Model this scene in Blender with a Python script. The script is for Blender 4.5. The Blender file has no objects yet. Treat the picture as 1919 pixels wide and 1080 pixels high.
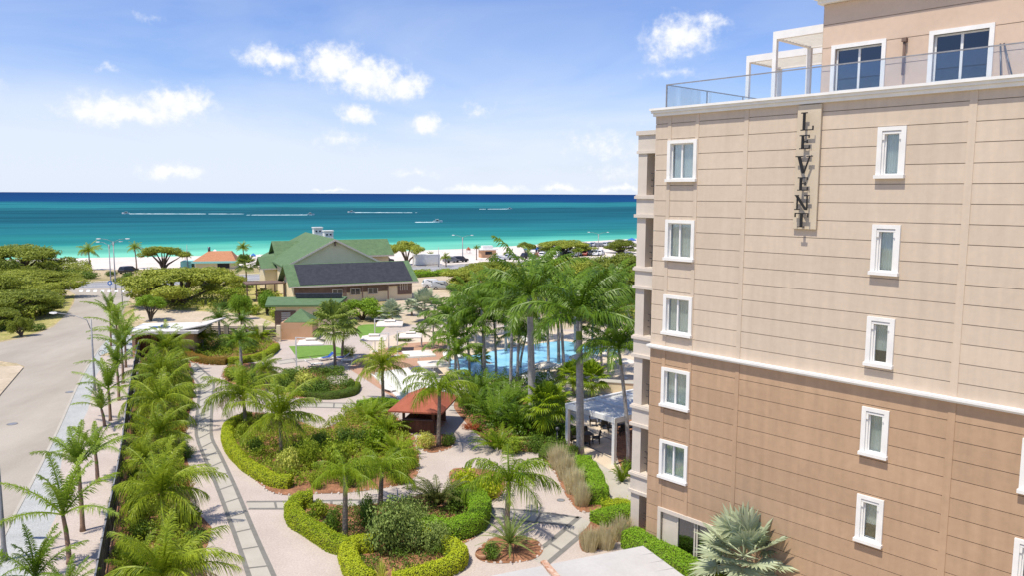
import bpy, math, random
import numpy as np
from mathutils import Vector, Matrix, noise as mnoise
R = math.radians
sc = bpy.context.scene
# ------------------------------------------------------------------ camera
H = 18.3
FPX = 1500.0
PITCH = math.atan((540-363.2)/FPX); ROLL = R(0.24)
cF = Vector((0, math.cos(PITCH), -math.sin(PITCH))); cR0 = Vector((1,0,0)); cU0 = cR0.cross(cF)
cR = cR0*math.cos(ROLL)+cU0*math.sin(ROLL); cU = cU0*math.cos(ROLL)-cR0*math.sin(ROLL)
cam_d = bpy.data.cameras.new('camera'); cam = bpy.data.objects.new('camera', cam_d)
sc.collection.objects.link(cam); sc.camera = cam
cam_d.sensor_width = 36; cam_d.lens = FPX/1919*36
cam_d.clip_start = 0.5; cam_d.clip_end = 200000
M = Matrix((cR, cU, -cF)).transposed().to_4x4(); M.translation = Vector((0,0,H)); cam.matrix_world = M
# ------------------------------------------------------------------ sun, sky
SUN_EL = R(66)
sh = Vector((0.77, 0.64, 0)).normalized()          # direction shadows fall on the ground
sun_to = Vector((-sh.x*math.cos(SUN_EL), -sh.y*math.cos(SUN_EL), math.sin(SUN_EL)))
sd = bpy.data.lights.new('sun', 'SUN'); so = bpy.data.objects.new('sun', sd); sc.collection.objects.link(so)
sd.energy = 4.4; sd.angle = R(0.53); sd.color = (1.0, 0.93, 0.80)
so.rotation_euler = sun_to.to_track_quat('Z', 'Y').to_euler(); so.location = (0,0,60)
w = bpy.data.worlds.new('World'); sc.world = w; w.use_nodes = True
sc.view_settings.view_transform = 'Standard'; sc.view_settings.look = 'None'
sc.view_settings.exposure = 0.2; sc.view_settings.gamma = 1
def build_world():
    nt = w.node_tree; N = nt.nodes; L = nt.links; N.clear()
    out = N.new('ShaderNodeOutputWorld'); bg = N.new('ShaderNodeBackground'); L.new(bg.outputs[0], out.inputs[0])
    bg.inputs[1].default_value = 0.1
    sky = N.new('ShaderNodeTexSky'); sky.sky_type = 'NISHITA'; sky.sun_disc = False
    sky.sun_elevation = SUN_EL; sky.sun_rotation = math.atan2(sun_to.x, sun_to.y)
    sky.altitude = 0; sky.air_density = 1.0; sky.dust_density = 0.4; sky.ozone_density = 1.6
    tc = N.new('ShaderNodeTexCoord'); sep = N.new('ShaderNodeSeparateXYZ'); L.new(tc.outputs['Generated'], sep.inputs[0])
    def m(op, a, b=None, c=None):
        n = N.new('ShaderNodeMath'); n.operation = op
        for i, v in enumerate((a, b, c)):
            if v is None: continue
            if isinstance(v, (int, float)): n.inputs[i].default_value = v
            else: L.new(v, n.inputs[i])
        return n.outputs[0]
    az = m('ARCTAN2', sep.outputs[0], sep.outputs[1]); el = m('ARCSINE', sep.outputs[2])
    cmb = N.new('ShaderNodeCombineXYZ'); L.new(m('MULTIPLY', az, 57.2958), cmb.inputs[0]); L.new(m('MULTIPLY', el, 57.2958), cmb.inputs[1])
    P = cmb.outputs[0]
    def noise(scale, det, rough, vec=P, dist=0.0, sx=1, sy=1):
        mp = N.new('ShaderNodeMapping'); mp.inputs['Scale'].default_value = (sx, sy, 1); L.new(vec, mp.inputs[0])
        n = N.new('ShaderNodeTexNoise'); n.inputs['Scale'].default_value = scale; n.inputs['Detail'].default_value = det
        n.inputs['Roughness'].default_value = rough; n.inputs['Distortion'].default_value = dist; L.new(mp.outputs[0], n.inputs['Vector'])
        return n
    # warp
    nw = noise(0.55, 5, 0.6)
    sub = N.new('ShaderNodeVectorMath'); sub.operation = 'SUBTRACT'; L.new(nw.outputs['Color'], sub.inputs[0]); sub.inputs[1].default_value = (.5,.5,.5)
    sc1 = N.new('ShaderNodeVectorMath'); sc1.operation = 'MULTIPLY'; L.new(sub.outputs[0], sc1.inputs[0]); sc1.inputs[1].default_value = (2.6,1.5,0)
    add = N.new('ShaderNodeVectorMath'); add.operation = 'ADD'; L.new(P, add.inputs[0]); L.new(sc1.outputs[0], add.inputs[1])
    PW = add.outputs[0]
    puffs = noise(1.3, 8, 0.62)
    def deg(px, py):
        d = cF*FPX + cR*(px-959.5) - cU*(py-540); d.normalize()
        return math.degrees(math.atan2(d.x, d.y)), math.degrees(math.asin(d.z))
    # cumulus puffs: photo position, half sizes in pixels, weight
    CL = [(205,205,75,28,1),(330,192,66,30,1),(245,212,120,22,.85),(505,106,56,28,.85),(545,110,20,18,.7),
          (625,122,66,38,1.05),(690,145,75,36,1.05),(755,160,55,26,.95),(670,212,40,20,.9),(798,233,34,18,.95),(640,262,60,22,.5),
          (318,322,58,16,1),(1275,66,62,36,.95),(1335,45,30,20,.7),(1235,103,32,24,.55),(915,355,80,12,1.1),(1050,352,60,11,.8),
          (1160,354,60,9,.9),(780,358,45,7,.8),(775,322,50,10,.55),(1130,275,90,36,.5),(1170,320,70,22,.5),
          (198,128,16,9,.5),(270,33,22,9,.35),(895,205,30,16,.42),(1270,135,60,12,.35),(620,358,40,5,.8),
          (-140,150,90,40,1),(-330,260,120,40,1),(1500,250,120,40,1),(1750,120,120,50,1),(2100,280,160,50,1)]
    cur = None
    for (px, py, rx, ry, wt) in CL:
        a, e = deg(px, py); s = math.degrees(1/FPX)
        v1 = N.new('ShaderNodeVectorMath'); v1.operation = 'SUBTRACT'; L.new(PW, v1.inputs[0]); v1.inputs[1].default_value = (a, e, 0)
        v2 = N.new('ShaderNodeVectorMath'); v2.operation = 'MULTIPLY'; L.new(v1.outputs[0], v2.inputs[0]); v2.inputs[1].default_value = (1/(rx*s), 1/(ry*s), 0)
        v3 = N.new('ShaderNodeVectorMath'); v3.operation = 'LENGTH'; L.new(v2.outputs[0], v3.inputs[0])
        f = m('MULTIPLY', m('SUBTRACT', 1.25, v3.outputs['Value']), wt)
        cur = f if cur is None else m('MAXIMUM', cur, f)
    dens = m('ADD', cur, m('MULTIPLY', m('SUBTRACT', puffs.outputs[0], 0.5), 1.5))
    mr = N.new('ShaderNodeMapRange'); mr.interpolation_type = 'SMOOTHSTEP'; L.new(dens, mr.inputs[0])
    mr.inputs[1].default_value = 0.02; mr.inputs[2].default_value = 1.0
    above = N.new('ShaderNodeMapRange'); L.new(el, above.inputs[0]); above.inputs[1].default_value = 0.0; above.inputs[2].default_value = 0.004
    cmask = m('MULTIPLY', mr.outputs[0], above.outputs[0])
    # thin high veil
    veil = noise(0.11, 7, 0.55, sx=0.45, sy=1.6, dist=0.6)
    vr = N.new('ShaderNodeMapRange'); L.new(veil.outputs[0], vr.inputs[0]); vr.inputs[1].default_value = 0.36; vr.inputs[2].default_value = 0.66
    low = N.new('ShaderNodeMapRange'); L.new(el, low.inputs[0]); low.inputs[1].default_value = R(15); low.inputs[2].default_value = R(4)
    low.inputs[3].default_value = 0.16; low.inputs[4].default_value = 1.0
    hz = N.new('ShaderNodeMapRange'); L.new(el, hz.inputs[0]); hz.inputs[1].default_value = R(7.5); hz.inputs[2].default_value = 0.0
    hz.inputs[3].default_value = 0; hz.inputs[4].default_value = 0.9
    vm = m('MINIMUM', m('ADD', m('MULTIPLY', vr.outputs[0], m('MULTIPLY', low.outputs[0], 0.60)), hz.outputs[0]), 0.9)
    # sky colour: Nishita tinted slightly to the lighter blue of this exposure
    tint = N.new('ShaderNodeMix'); tint.data_type = 'RGBA'; tint.blend_type = 'MULTIPLY'; tint.inputs[0].default_value = 1
    L.new(sky.outputs[0], tint.inputs[6]); tint.inputs[7].default_value = (.97, 1.05, 1.43, 1)
    mx1 = N.new('ShaderNodeMix'); mx1.data_type = 'RGBA'; L.new(vm, mx1.inputs[0]); L.new(tint.outputs[2], mx1.inputs[6]); mx1.inputs[7].default_value = (7.0, 7.7, 8.9, 1)
    shade = N.new('ShaderNodeMix'); shade.data_type = 'RGBA'; L.new(m('MULTIPLY', mr.outputs[0], puffs.outputs[0]), shade.inputs[0])
    shade.inputs[6].default_value = (7.6, 8.0, 8.9, 1); shade.inputs[7].default_value = (9.9, 9.8, 9.7, 1)
    mx2 = N.new('ShaderNodeMix'); mx2.data_type = 'RGBA'; L.new(cmask, mx2.inputs[0]); L.new(mx1.outputs[2], mx2.inputs[6]); L.new(shade.outputs[2], mx2.inputs[7])
    L.new(mx2.outputs[2], bg.inputs[0])
build_world()
# ------------------------------------------------------------------ helpers
rng = random.Random(7)
COL = sc.collection
def G(px, py, z=0.0):
    """point of the level z that the photograph shows at (px, py)"""
    d = cF*FPX + cR*(px-959.5) - cU*(py-540); t = (z-H)/d.z
    return Vector((d.x*t, d.y*t, z))
def proj(P):
    v = Vector(P)-Vector((0,0,H)); k = v.dot(cF)
    return 959.5+FPX*v.dot(cR)/k, 540-FPX*v.dot(cU)/k
def z_at(base, py):
    """height above the ground point base that shows at photo row py"""
    lo, hi = -5, 40
    for _ in range(40):
        mid = (lo+hi)/2
        if proj((base.x, base.y, mid))[1] > py: lo = mid
        else: hi = mid
    return lo
def mpp(base): return (Vector(base)-Vector((0,0,H))).dot(cF)/FPX     # metres per photo pixel there
def link(o, parent=None):
    COL.objects.link(o)
    if parent is not None: o.parent = parent
    return o
def empty(name, loc=(0,0,0), rz=0, label=None, cat=None, group=None):
    o = bpy.data.objects.new(name, None); o.empty_display_size = .2; link(o); o.location = loc; o.rotation_euler = (0,0,rz)
    return tag(o, label, cat, group)
def tag(o, label=None, cat=None, group=None, kind=None):
    if label: o['label'] = label
    if cat: o['category'] = cat
    if group: o['group'] = group
    if kind: o['kind'] = kind
    return o
class MB:
    def __init__(s): s.v = []; s.f = []; s.m = []; s.mi = 0; s.sm = []
    def face(s, pts, smooth=False):
        b = len(s.v); s.v += [tuple(p) for p in pts]; s.f.append(tuple(range(b, b+len(pts)))); s.m.append(s.mi); s.sm.append(smooth)
    def box(s, x0, y0, z0, x1, y1, z1):
        b = len(s.v)
        s.v += [(x0,y0,z0),(x1,y0,z0),(x1,y1,z0),(x0,y1,z0),(x0,y0,z1),(x1,y0,z1),(x1,y1,z1),(x0,y1,z1)]
        for f in ((3,2,1,0),(4,5,6,7),(0,1,5,4),(1,2,6,5),(2,3,7,6),(3,0,4,7)):
            s.f.append(tuple(b+i for i in f)); s.m.append(s.mi); s.sm.append(False)
    def hexa(s, p):           # eight corners, bottom ring then top ring
        b = len(s.v); s.v += [tuple(q) for q in p]
        for f in ((3,2,1,0),(4,5,6,7),(0,1,5,4),(1,2,6,5),(2,3,7,6),(3,0,4,7)):
            s.f.append(tuple(b+i for i in f)); s.m.append(s.mi); s.sm.append(False)
    def beam(s, a, b_, wd, ht, up=(0,0,1)):
        a = Vector(a); b_ = Vector(b_); d = (b_-a).normalized(); u = Vector(up)
        sd_ = d.cross(u)
        if sd_.length < 1e-4: sd_ = Vector((1,0,0))
        sd_.normalize(); uu = sd_.cross(d)
        c = [(-wd/2,-ht/2),(wd/2,-ht/2),(wd/2,ht/2),(-wd/2,ht/2)]
        s.hexa([a+sd_*i+uu*j for i,j in c]+[b_+sd_*i+uu*j for i,j in c])
    def tube(s, pts, rad, n=8, cap=True, smooth=True):
        pts = [Vector(p) for p in pts]
        if isinstance(rad, (int, float)): rad = [rad]*len(pts)
        b = len(s.v); prev = None
        for i, p in enumerate(pts):
            d = (pts[min(i+1, len(pts)-1)]-pts[max(i-1, 0)]).normalized()
            if prev is None:
                a = Vector((1,0,0)) if abs(d.x) < .9 else Vector((0,1,0)); x = (a-d*a.dot(d)).normalized()
            else: x = (prev-d*prev.dot(d)).normalized()
            prev = x; y = d.cross(x)
            for k in range(n):
                t = 2*math.pi*k/n; s.v.append(tuple(p+(x*math.cos(t)+y*math.sin(t))*rad[i]))
        for i in range(len(pts)-1):
            for k in range(n):
                s.f.append((b+i*n+k, b+i*n+(k+1)%n, b+(i+1)*n+(k+1)%n, b+(i+1)*n+k)); s.m.append(s.mi); s.sm.append(smooth)
        if cap:
            s.f.append(tuple(b+k for k in range(n))[::-1]); s.m.append(s.mi); s.sm.append(False)
            e = b+(len(pts)-1)*n; s.f.append(tuple(e+k for k in range(n))); s.m.append(s.mi); s.sm.append(False)
    def prism(s, poly, z0, z1):   # polygon (x,y) extruded
        b = len(s.v); n = len(poly)
        s.v += [(p[0],p[1],z0) for p in poly]+[(p[0],p[1],z1) for p in poly]
        s.f.append(tuple(b+i for i in range(n))[::-1]); s.f.append(tuple(b+n+i for i in range(n)))
        s.m += [s.mi]*2; s.sm += [False]*2
        for i in range(n):
            j = (i+1)%n; s.f.append((b+i, b+j, b+n+j, b+n+i)); s.m.append(s.mi); s.sm.append(False)
    def data(s, name, mats):
        me = bpy.data.meshes.new(name); me.from_pydata(s.v, [], s.f)
        if not isinstance(mats, (list, tuple)): mats = [mats]
        for mt in mats: me.materials.append(mt)
        me.polygons.foreach_set('material_index', s.m); me.polygons.foreach_set('use_smooth', s.sm); me.update()
        return me
    def build(s, name, mats, parent=None, loc=None, bevel=0):
        o = bpy.data.objects.new(name, s.data(name, mats)); link(o, parent)
        if loc is not None: o.location = loc
        if bevel:
            bm = o.modifiers.new('bevel', 'BEVEL'); bm.width = bevel; bm.segments = 2; bm.limit_method = 'ANGLE'
        return o
def inst(name, me, parent=None, loc=(0,0,0), rz=0, scale=1, mat=None):
    o = bpy.data.objects.new(name, me); link(o, parent); o.location = loc; o.rotation_euler = (0,0,rz)
    o.scale = scale if isinstance(scale, (tuple, list, Vector)) else (scale,)*3
    if mat is not None:
        o.material_slots[0].link = 'OBJECT'; o.material_slots[0].material = mat
    return o
# ------------------------------------------------------------------ materials
def mat(name, col, rough=.8, col2=None, scale=3.0, amt=.12, bump=0.0, bscale=None, spec=.3, metal=0.0, world=False, detail=6, fine=None, streak=None):
    """procedural: base colour varied by noise, optional second colour, speckle and bump"""
    m = bpy.data.materials.new(name); m.use_nodes = True; nt = m.node_tree; N = nt.nodes; L = nt.links
    b = N['Principled BSDF']; b.inputs['Roughness'].default_value = rough; b.inputs['Metallic'].default_value = metal
    b.inputs['Specular IOR Level'].default_value = spec
    if world: src = N.new('ShaderNodeNewGeometry').outputs['Position']
    else: src = N.new('ShaderNodeTexCoord').outputs['Object']
    mp = N.new('ShaderNodeMapping'); L.new(src, mp.inputs[0])
    if streak: mp.inputs['Scale'].default_value = streak
    n = N.new('ShaderNodeTexNoise'); n.inputs['Scale'].default_value = scale; n.inputs['Detail'].default_value = detail; n.inputs['Roughness'].default_value = .6
    L.new(mp.outputs[0], n.inputs['Vector'])
    r = N.new('ShaderNodeValToRGB'); L.new(n.outputs[0], r.inputs[0])
    c2 = col2 if col2 else tuple(c*(1-amt*2) for c in col); c1 = tuple(min(1, c*(1+amt)) for c in col) if not col2 else col
    r.color_ramp.elements[0].position = .35; r.color_ramp.elements[0].color = (*c2, 1)
    r.color_ramp.elements[1].position = .65; r.color_ramp.elements[1].color = (*c1, 1)
    outc = r.outputs[0]
    if fine:      # (scale, amount): fine speckle
        n2 = N.new('ShaderNodeTexNoise'); n2.inputs['Scale'].default_value = fine[0]; n2.inputs['Detail'].default_value = 3; L.new(src, n2.inputs['Vector'])
        mr = N.new('ShaderNodeMapRange'); L.new(n2.outputs[0], mr.inputs[0]); mr.inputs[1].default_value = .3; mr.inputs[2].default_value = .7
        mr.inputs[3].default_value = 1-fine[1]; mr.inputs[4].default_value = 1+fine[1]
        mx = N.new('ShaderNodeVectorMath'); mx.operation = 'SCALE'; L.new(outc, mx.inputs[0]); L.new(mr.outputs[0], mx.inputs['Scale']); outc = mx.outputs[0]
    L.new(outc, b.inputs['Base Color'])
    if bump:
        nb = N.new('ShaderNodeTexNoise'); nb.inputs['Scale'].default_value = bscale or scale*6; nb.inputs['Detail'].default_value = 4; L.new(src, nb.inputs['Vector'])
        bp = N.new('ShaderNodeBump'); bp.inputs['Strength'].default_value = bump; bp.inputs['Distance'].default_value = .03; L.new(nb.outputs[0], bp.inputs['Height']); L.new(bp.outputs[0], b.inputs['Normal'])
    return m
def weather(m, isl=.10, streak=.07):
    nt = m.node_tree; N = nt.nodes; L = nt.links; b = N['Principled BSDF']; src = b.inputs['Base Color'].links[0].from_socket
    g = N.new('ShaderNodeNewGeometry'); tc = N.new('ShaderNodeTexCoord'); mp = N.new('ShaderNodeMapping'); mp.inputs['Scale'].default_value = (2.2,2.2,.12); L.new(tc.outputs['Object'], mp.inputs[0])
    n = N.new('ShaderNodeTexNoise'); n.inputs['Scale'].default_value = 1.6; n.inputs['Detail'].default_value = 7; L.new(mp.outputs[0], n.inputs['Vector'])
    a = N.new('ShaderNodeMapRange'); L.new(g.outputs['Random Per Island'], a.inputs[0]); a.inputs[3].default_value = 1-isl/2; a.inputs[4].default_value = 1+isl/2
    c = N.new('ShaderNodeMapRange'); L.new(n.outputs[0], c.inputs[0]); c.inputs[1].default_value = .3; c.inputs[2].default_value = .75; c.inputs[3].default_value = 1+streak*.3; c.inputs[4].default_value = 1-streak
    k = N.new('ShaderNodeMath'); k.operation = 'MULTIPLY'; L.new(a.outputs[0], k.inputs[0]); L.new(c.outputs[0], k.inputs[1])
    v = N.new('ShaderNodeVectorMath'); v.operation = 'SCALE'; L.new(src, v.inputs[0]); L.new(k.outputs[0], v.inputs['Scale']); L.new(v.outputs[0], b.inputs['Base Color'])
def leaf(name, c1, c2, tr=.3, rough=.5, spec=.25, nscale=.8):
    m = bpy.data.materials.new(name); m.use_nodes = True; nt = m.node_tree; N = nt.nodes; L = nt.links
    b = N['Principled BSDF']; out = N['Material Output']; b.inputs['Roughness'].default_value = rough; b.inputs['Specular IOR Level'].default_value = spec
    g = N.new('ShaderNodeNewGeometry'); oi = N.new('ShaderNodeObjectInfo')
    n = N.new('ShaderNodeTexNoise'); n.inputs['Scale'].default_value = nscale; n.inputs['Detail'].default_value = 2; L.new(g.outputs['Position'], n.inputs['Vector'])
    a = N.new('ShaderNodeMath'); a.operation = 'MULTIPLY_ADD'; L.new(g.outputs['Random Per Island'], a.inputs[0]); a.inputs[1].default_value = .55
    a2 = N.new('ShaderNodeMath'); a2.operation = 'MULTIPLY_ADD'; L.new(n.outputs[0], a2.inputs[0]); a2.inputs[1].default_value = .9; a2.inputs[2].default_value = -.35
    L.new(a2.outputs[0], a.inputs[2])
    a3 = N.new('ShaderNodeMath'); a3.operation = 'MULTIPLY_ADD'; L.new(oi.outputs['Random'], a3.inputs[0]); a3.inputs[1].default_value = .45; L.new(a.outputs[0], a3.inputs[2])
    mx = N.new('ShaderNodeMix'); mx.data_type = 'RGBA'; L.new(a3.outputs[0], mx.inputs[0]); mx.inputs[6].default_value = (*c1,1); mx.inputs[7].default_value = (*c2,1)
    L.new(mx.outputs[2], b.inputs['Base Color'])
    t = N.new('ShaderNodeBsdfTranslucent'); L.new(mx.outputs[2], t.inputs[0]); ms = N.new('ShaderNodeMixShader'); ms.inputs[0].default_value = tr
    L.new(b.outputs[0], ms.inputs[1]); L.new(t.outputs[0], ms.inputs[2]); L.new(ms.outputs[0], out.inputs[0])
    return m
def glass(name, col, refl=.25, alpha=.55):
    m = bpy.data.materials.new(name); m.use_nodes = True; nt = m.node_tree; N = nt.nodes; L = nt.links; N.remove(N['Principled BSDF'])
    out = N['Material Output']; g = N.new('ShaderNodeBsdfGlossy'); g.inputs['Roughness'].default_value = .03; g.inputs[0].default_value = (.85,.92,1,1)
    t = N.new('ShaderNodeBsdfTransparent'); t.inputs[0].default_value = (*col,1)
    fr = N.new('ShaderNodeLayerWeight'); fr.inputs[0].default_value = refl
    ms = N.new('ShaderNodeMixShader'); L.new(fr.outputs['Facing'], ms.inputs[0]); 
    mr = N.new('ShaderNodeMapRange'); L.new(fr.outputs['Facing'], mr.inputs[0]); mr.inputs[3].default_value = .06; mr.inputs[4].default_value = .9; L.new(mr.outputs[0], ms.inputs[0])
    L.new(t.outputs[0], ms.inputs[1]); L.new(g.outputs[0], ms.inputs[2]); L.new(ms.outputs[0], out.inputs[0])
    return m
M = {}
def defmats():
    M['soil'] = mat('dry_soil', (.50,.40,.26), .95, (.30,.25,.11), .11, bump=.5, bscale=2, world=True, fine=(2.2,.28))
    M['sand'] = mat('beach_sand', (.72,.65,.58), .95, (.62,.55,.48), .12, world=True, fine=(1.5,.06))
    M['grass'] = mat('dry_grass', (.46,.38,.16), .95, (.27,.27,.07), .35, bump=.6, bscale=5, world=True, fine=(3,.35))
    M['road'] = mat('worn_concrete_road', (.43,.385,.32), .9, (.345,.305,.25), .22, world=True, fine=(9,.07), bump=.1, bscale=30, streak=(1,.35,1))
    M['asphalt'] = mat('asphalt', (.33,.33,.34), .9, (.27,.27,.28), .2, world=True, fine=(6,.1))
    M['gravel'] = mat('grey_gravel', (.44,.445,.43), .95, (.37,.38,.365), .5, world=True, fine=(14,.2), bump=.4, bscale=16)
    M['pink'] = mat('pale_pink_gravel', (.515,.44,.385), .95, (.455,.385,.335), .35, world=True, fine=(11,.13), bump=.35, bscale=14)
    M['slab'] = mat('pale_paving', (.47,.435,.37), .9, (.42,.385,.325), .8, world=True, fine=(20,.05))
    M['joint'] = mat('grey_edging', (.215,.205,.185), .9, (.18,.17,.15), 2, world=True)
    M['mulch'] = mat('red_mulch', (.36,.17,.09), .95, (.22,.105,.055), 1.2, world=True, fine=(9,.35), bump=.8, bscale=10)
    M['deck'] = mat('terracotta_deck', (.48,.29,.19), .9, (.42,.25,.17), .7, world=True, fine=(7,.08))
    M['beige'] = mat('beige_pool_deck', (.66,.55,.42), .9, (.58,.48,.36), .4, world=True, fine=(7,.06))
    M['turf'] = mat('green_turf', (.17,.30,.055), .95, (.135,.25,.04), 1, world=True, fine=(14,.2))
    M['paint'] = mat('road_paint', (.8,.8,.78), .8, amt=.06, world=True)
    M['kerb'] = mat('kerb_concrete', (.62,.59,.54), .9, amt=.08, world=True)
    M['white'] = mat('white_paint', (.80,.78,.74), .6, amt=.03, scale=2)
    M['metalw'] = mat('white_metal', (.74,.73,.70), .45, amt=.03, scale=2)
    M['trim'] = mat('cream_trim', (.62,.55,.47), .75, amt=.03, scale=2)
    M['wallup'] = mat('pinkish_beige_stucco', (.625,.512,.395), .9, (.58,.472,.362), .35, fine=(5,.03), bump=.06, bscale=40)
    M['walllow'] = mat('tan_stucco', (.485,.327,.208), .9, (.44,.293,.185), .3, fine=(4,.05), bump=.06, bscale=40)
    M['groove'] = mat('dark_joint', (.42,.33,.26), .95, amt=.1)
    M['sign'] = mat('sign_board_stucco', (.585,.49,.365), .85, amt=.05, scale=1)
    M['letter'] = mat('black_letter_metal', (.018,.017,.017), .4, amt=.1)
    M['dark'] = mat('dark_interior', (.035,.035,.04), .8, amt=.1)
    M['curtain'] = mat('pale_curtain', (.62,.66,.63), .9, (.50,.54,.52), 6, streak=(1,1,.05))
    M['glass'] = glass('window_glass', (.92,.95,.94)); M['glassb'] = glass('blue_glass', (.10,.17,.30)); M['glassr'] = glass('railing_glass', (.93,.96,.97), .12)
    M['steel'] = mat('dark_steel', (.10,.10,.11), .4, amt=.1, metal=.6); M['galv'] = mat('galvanised_steel', (.30,.30,.31), .5, amt=.1, metal=.3)
    M['fence'] = mat('black_fence', (.06,.055,.05), .6, amt=.15)
    M['bark'] = mat('palm_bark', (.33,.26,.20), .95, (.20,.155,.12), 9, bump=.5, streak=(.3,.3,2.5))
    M['barkg'] = mat('grey_palm_bark', (.42,.39,.37), .9, (.30,.28,.26), 6, bump=.3, streak=(.25,.25,2.2))
    M['barkr'] = mat('reddish_palm_bark', (.36,.22,.14), .9, (.24,.17,.12), 6, bump=.3, streak=(.3,.3,2.2))
    M['wood'] = mat('tree_bark', (.16,.12,.09), .95, (.09,.07,.05), 5, bump=.5)
    M['shaft'] = mat('green_crownshaft', (.22,.30,.05), .5, (.14,.22,.04), 3)
    M['coconut'] = mat('coconut_husk', (.42,.34,.06), .6, (.25,.22,.05), 6)
    M['rock'] = mat('pale_stone', (.62,.55,.48), .95, (.45,.38,.33), 3, bump=.3)
    M['redroof'] = mat('red_roof', (.38,.115,.065), .8, (.32,.09,.05), 1.5, bump=.15, bscale=12)
    M['brownwood'] = mat('brown_timber', (.22,.10,.055), .8, (.13,.06,.035), 3, bump=.2, streak=(1,1,.2))
    M['greenroof'] = mat('green_roof_shingle', (.125,.20,.095), .85, (.095,.16,.075), 1.2, fine=(8,.12), bump=.2)
    M['solar'] = mat('dark_roof_panels', (.035,.037,.045), .6, (.05,.052,.06), 1.5, fine=(5,.15), spec=.2)
    M['cream'] = mat('cream_wall', (.80,.68,.46), .9, (.75,.62,.42), .6)
    M['taupe'] = mat('brown_siding', (.20,.135,.105), .9, (.15,.10,.08), 2)
    M['orange'] = mat('peach_wall', (.60,.36,.21), .9, (.54,.32,.18), .6)
    M['tile'] = mat('orange_tile_roof', (.52,.25,.13), .85, (.43,.19,.10), 3, bump=.2)
    M['aqua'] = mat('turquoise_paint', (.30,.66,.62), .7, amt=.05)
    M['metalroof'] = mat('pale_metal_roof', (.50,.485,.46), .6, (.45,.435,.41), .7, fine=(8,.03))
    M['rust'] = mat('rusty_ridge_cap', (.40,.17,.08), .8, (.60,.46,.36), 5)
    M['canvas'] = mat('white_canvas', (.74,.68,.61), .8, amt=.04)
    M['blue'] = mat('blue_towel', (.03,.09,.38), .9, amt=.1); M['tentblue'] = mat('blue_tent', (.04,.16,.5), .8, amt=.1)
    M['rattan'] = mat('dark_rattan', (.05,.04,.035), .7, amt=.2, bump=.4, bscale=60)
    M['tyre'] = mat('tyre_rubber', (.02,.02,.02), .85, amt=.1); M['rim'] = mat('alloy_rim', (.5,.5,.52), .35, amt=.05, metal=.8)
    M['cglass'] = mat('car_glass', (.02,.025,.03), .08, amt=.1, spec=.8)
    M['skin'] = mat('skin', (.33,.19,.12), .6, amt=.05); M['swim'] = mat('swimwear', (.04,.04,.06), .7, amt=.1)
    for nm, c in dict(car_white=(.75,.75,.74), car_silver=(.42,.44,.46), car_black=(.03,.03,.035), car_red=(.35,.05,.04), car_grey=(.16,.17,.18), car_blue=(.05,.10,.25)).items():
        M[nm] = mat(nm+'_paint', c, .3, amt=.04, spec=.6)
    # foliage
    M['coco'] = leaf('coconut_frond', (.05,.125,.004), (.39,.47,.03), .34, .42, .25)
    M['royal'] = leaf('royal_frond', (.03,.085,.004), (.19,.31,.02), .25, .4, .3)
    M['street'] = leaf('street_palm_frond', (.06,.14,.008), (.34,.46,.045), .36, .42, .3)
    M['queen'] = leaf('queen_frond', (.05,.12,.004), (.34,.45,.02), .32, .42, .25)
    M['areca'] = leaf('areca_frond', (.05,.13,.004), (.33,.44,.018), .34, .42, .25)
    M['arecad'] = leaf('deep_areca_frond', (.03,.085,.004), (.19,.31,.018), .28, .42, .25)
    M['fan'] = leaf('fan_palm_leaf', (.09,.15,.02), (.34,.42,.08), .34)
    M['silver'] = leaf('silver_palm_leaf', (.24,.30,.18), (.50,.55,.36), .2)
    M['cycad'] = leaf('dark_cycad_leaf', (.05,.08,.015), (.18,.20,.05), .2)
    M['dead'] = leaf('withered_frond', (.26,.19,.10), (.45,.36,.22), .3)
    M['hedgey'] = leaf('yellow_hedge_leaf', (.22,.34,.008), (.60,.65,.03), .3, nscale=2)
    M['hedgeg'] = leaf('green_hedge_leaf', (.12,.28,.008), (.32,.52,.03), .3, nscale=2)
    M['hedger'] = leaf('russet_hedge_leaf', (.26,.20,.02), (.42,.22,.05), .3, nscale=2)
    M['shrub'] = leaf('shrub_leaf', (.045,.11,.010), (.18,.27,.03), .25, nscale=2)
    M['shruby'] = leaf('bright_shrub_leaf', (.12,.23,.010), (.42,.48,.04), .3, nscale=2)
    M['shrubo'] = leaf('olive_shrub_leaf', (.10,.17,.03), (.32,.40,.10), .25, nscale=2)
    M['variegated'] = leaf('variegated_leaf', (.30,.38,.025), (.78,.76,.18), .32, nscale=3)
    M['drygrass'] = leaf('dry_ornamental_grass', (.50,.44,.25), (.80,.72,.46), .45, nscale=2)
    M['tree'] = leaf('thorn_tree_leaf', (.14,.185,.014), (.46,.50,.07), .32, nscale=.3)
    M['treed'] = leaf('dark_thorn_tree_leaf', (.09,.135,.012), (.34,.39,.055), .3, nscale=.3)
    M['treel'] = leaf('round_tree_leaf', (.10,.22,.010), (.28,.42,.03), .28, nscale=.5)
    M['corered'] = leaf('red_leaf', (.35,.07,.03), (.5,.2,.06), .3)
defmats(); weather(M['wallup'], .06, .09); weather(M['walllow'], .10, .12); weather(M['road'], 0, .0)
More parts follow.
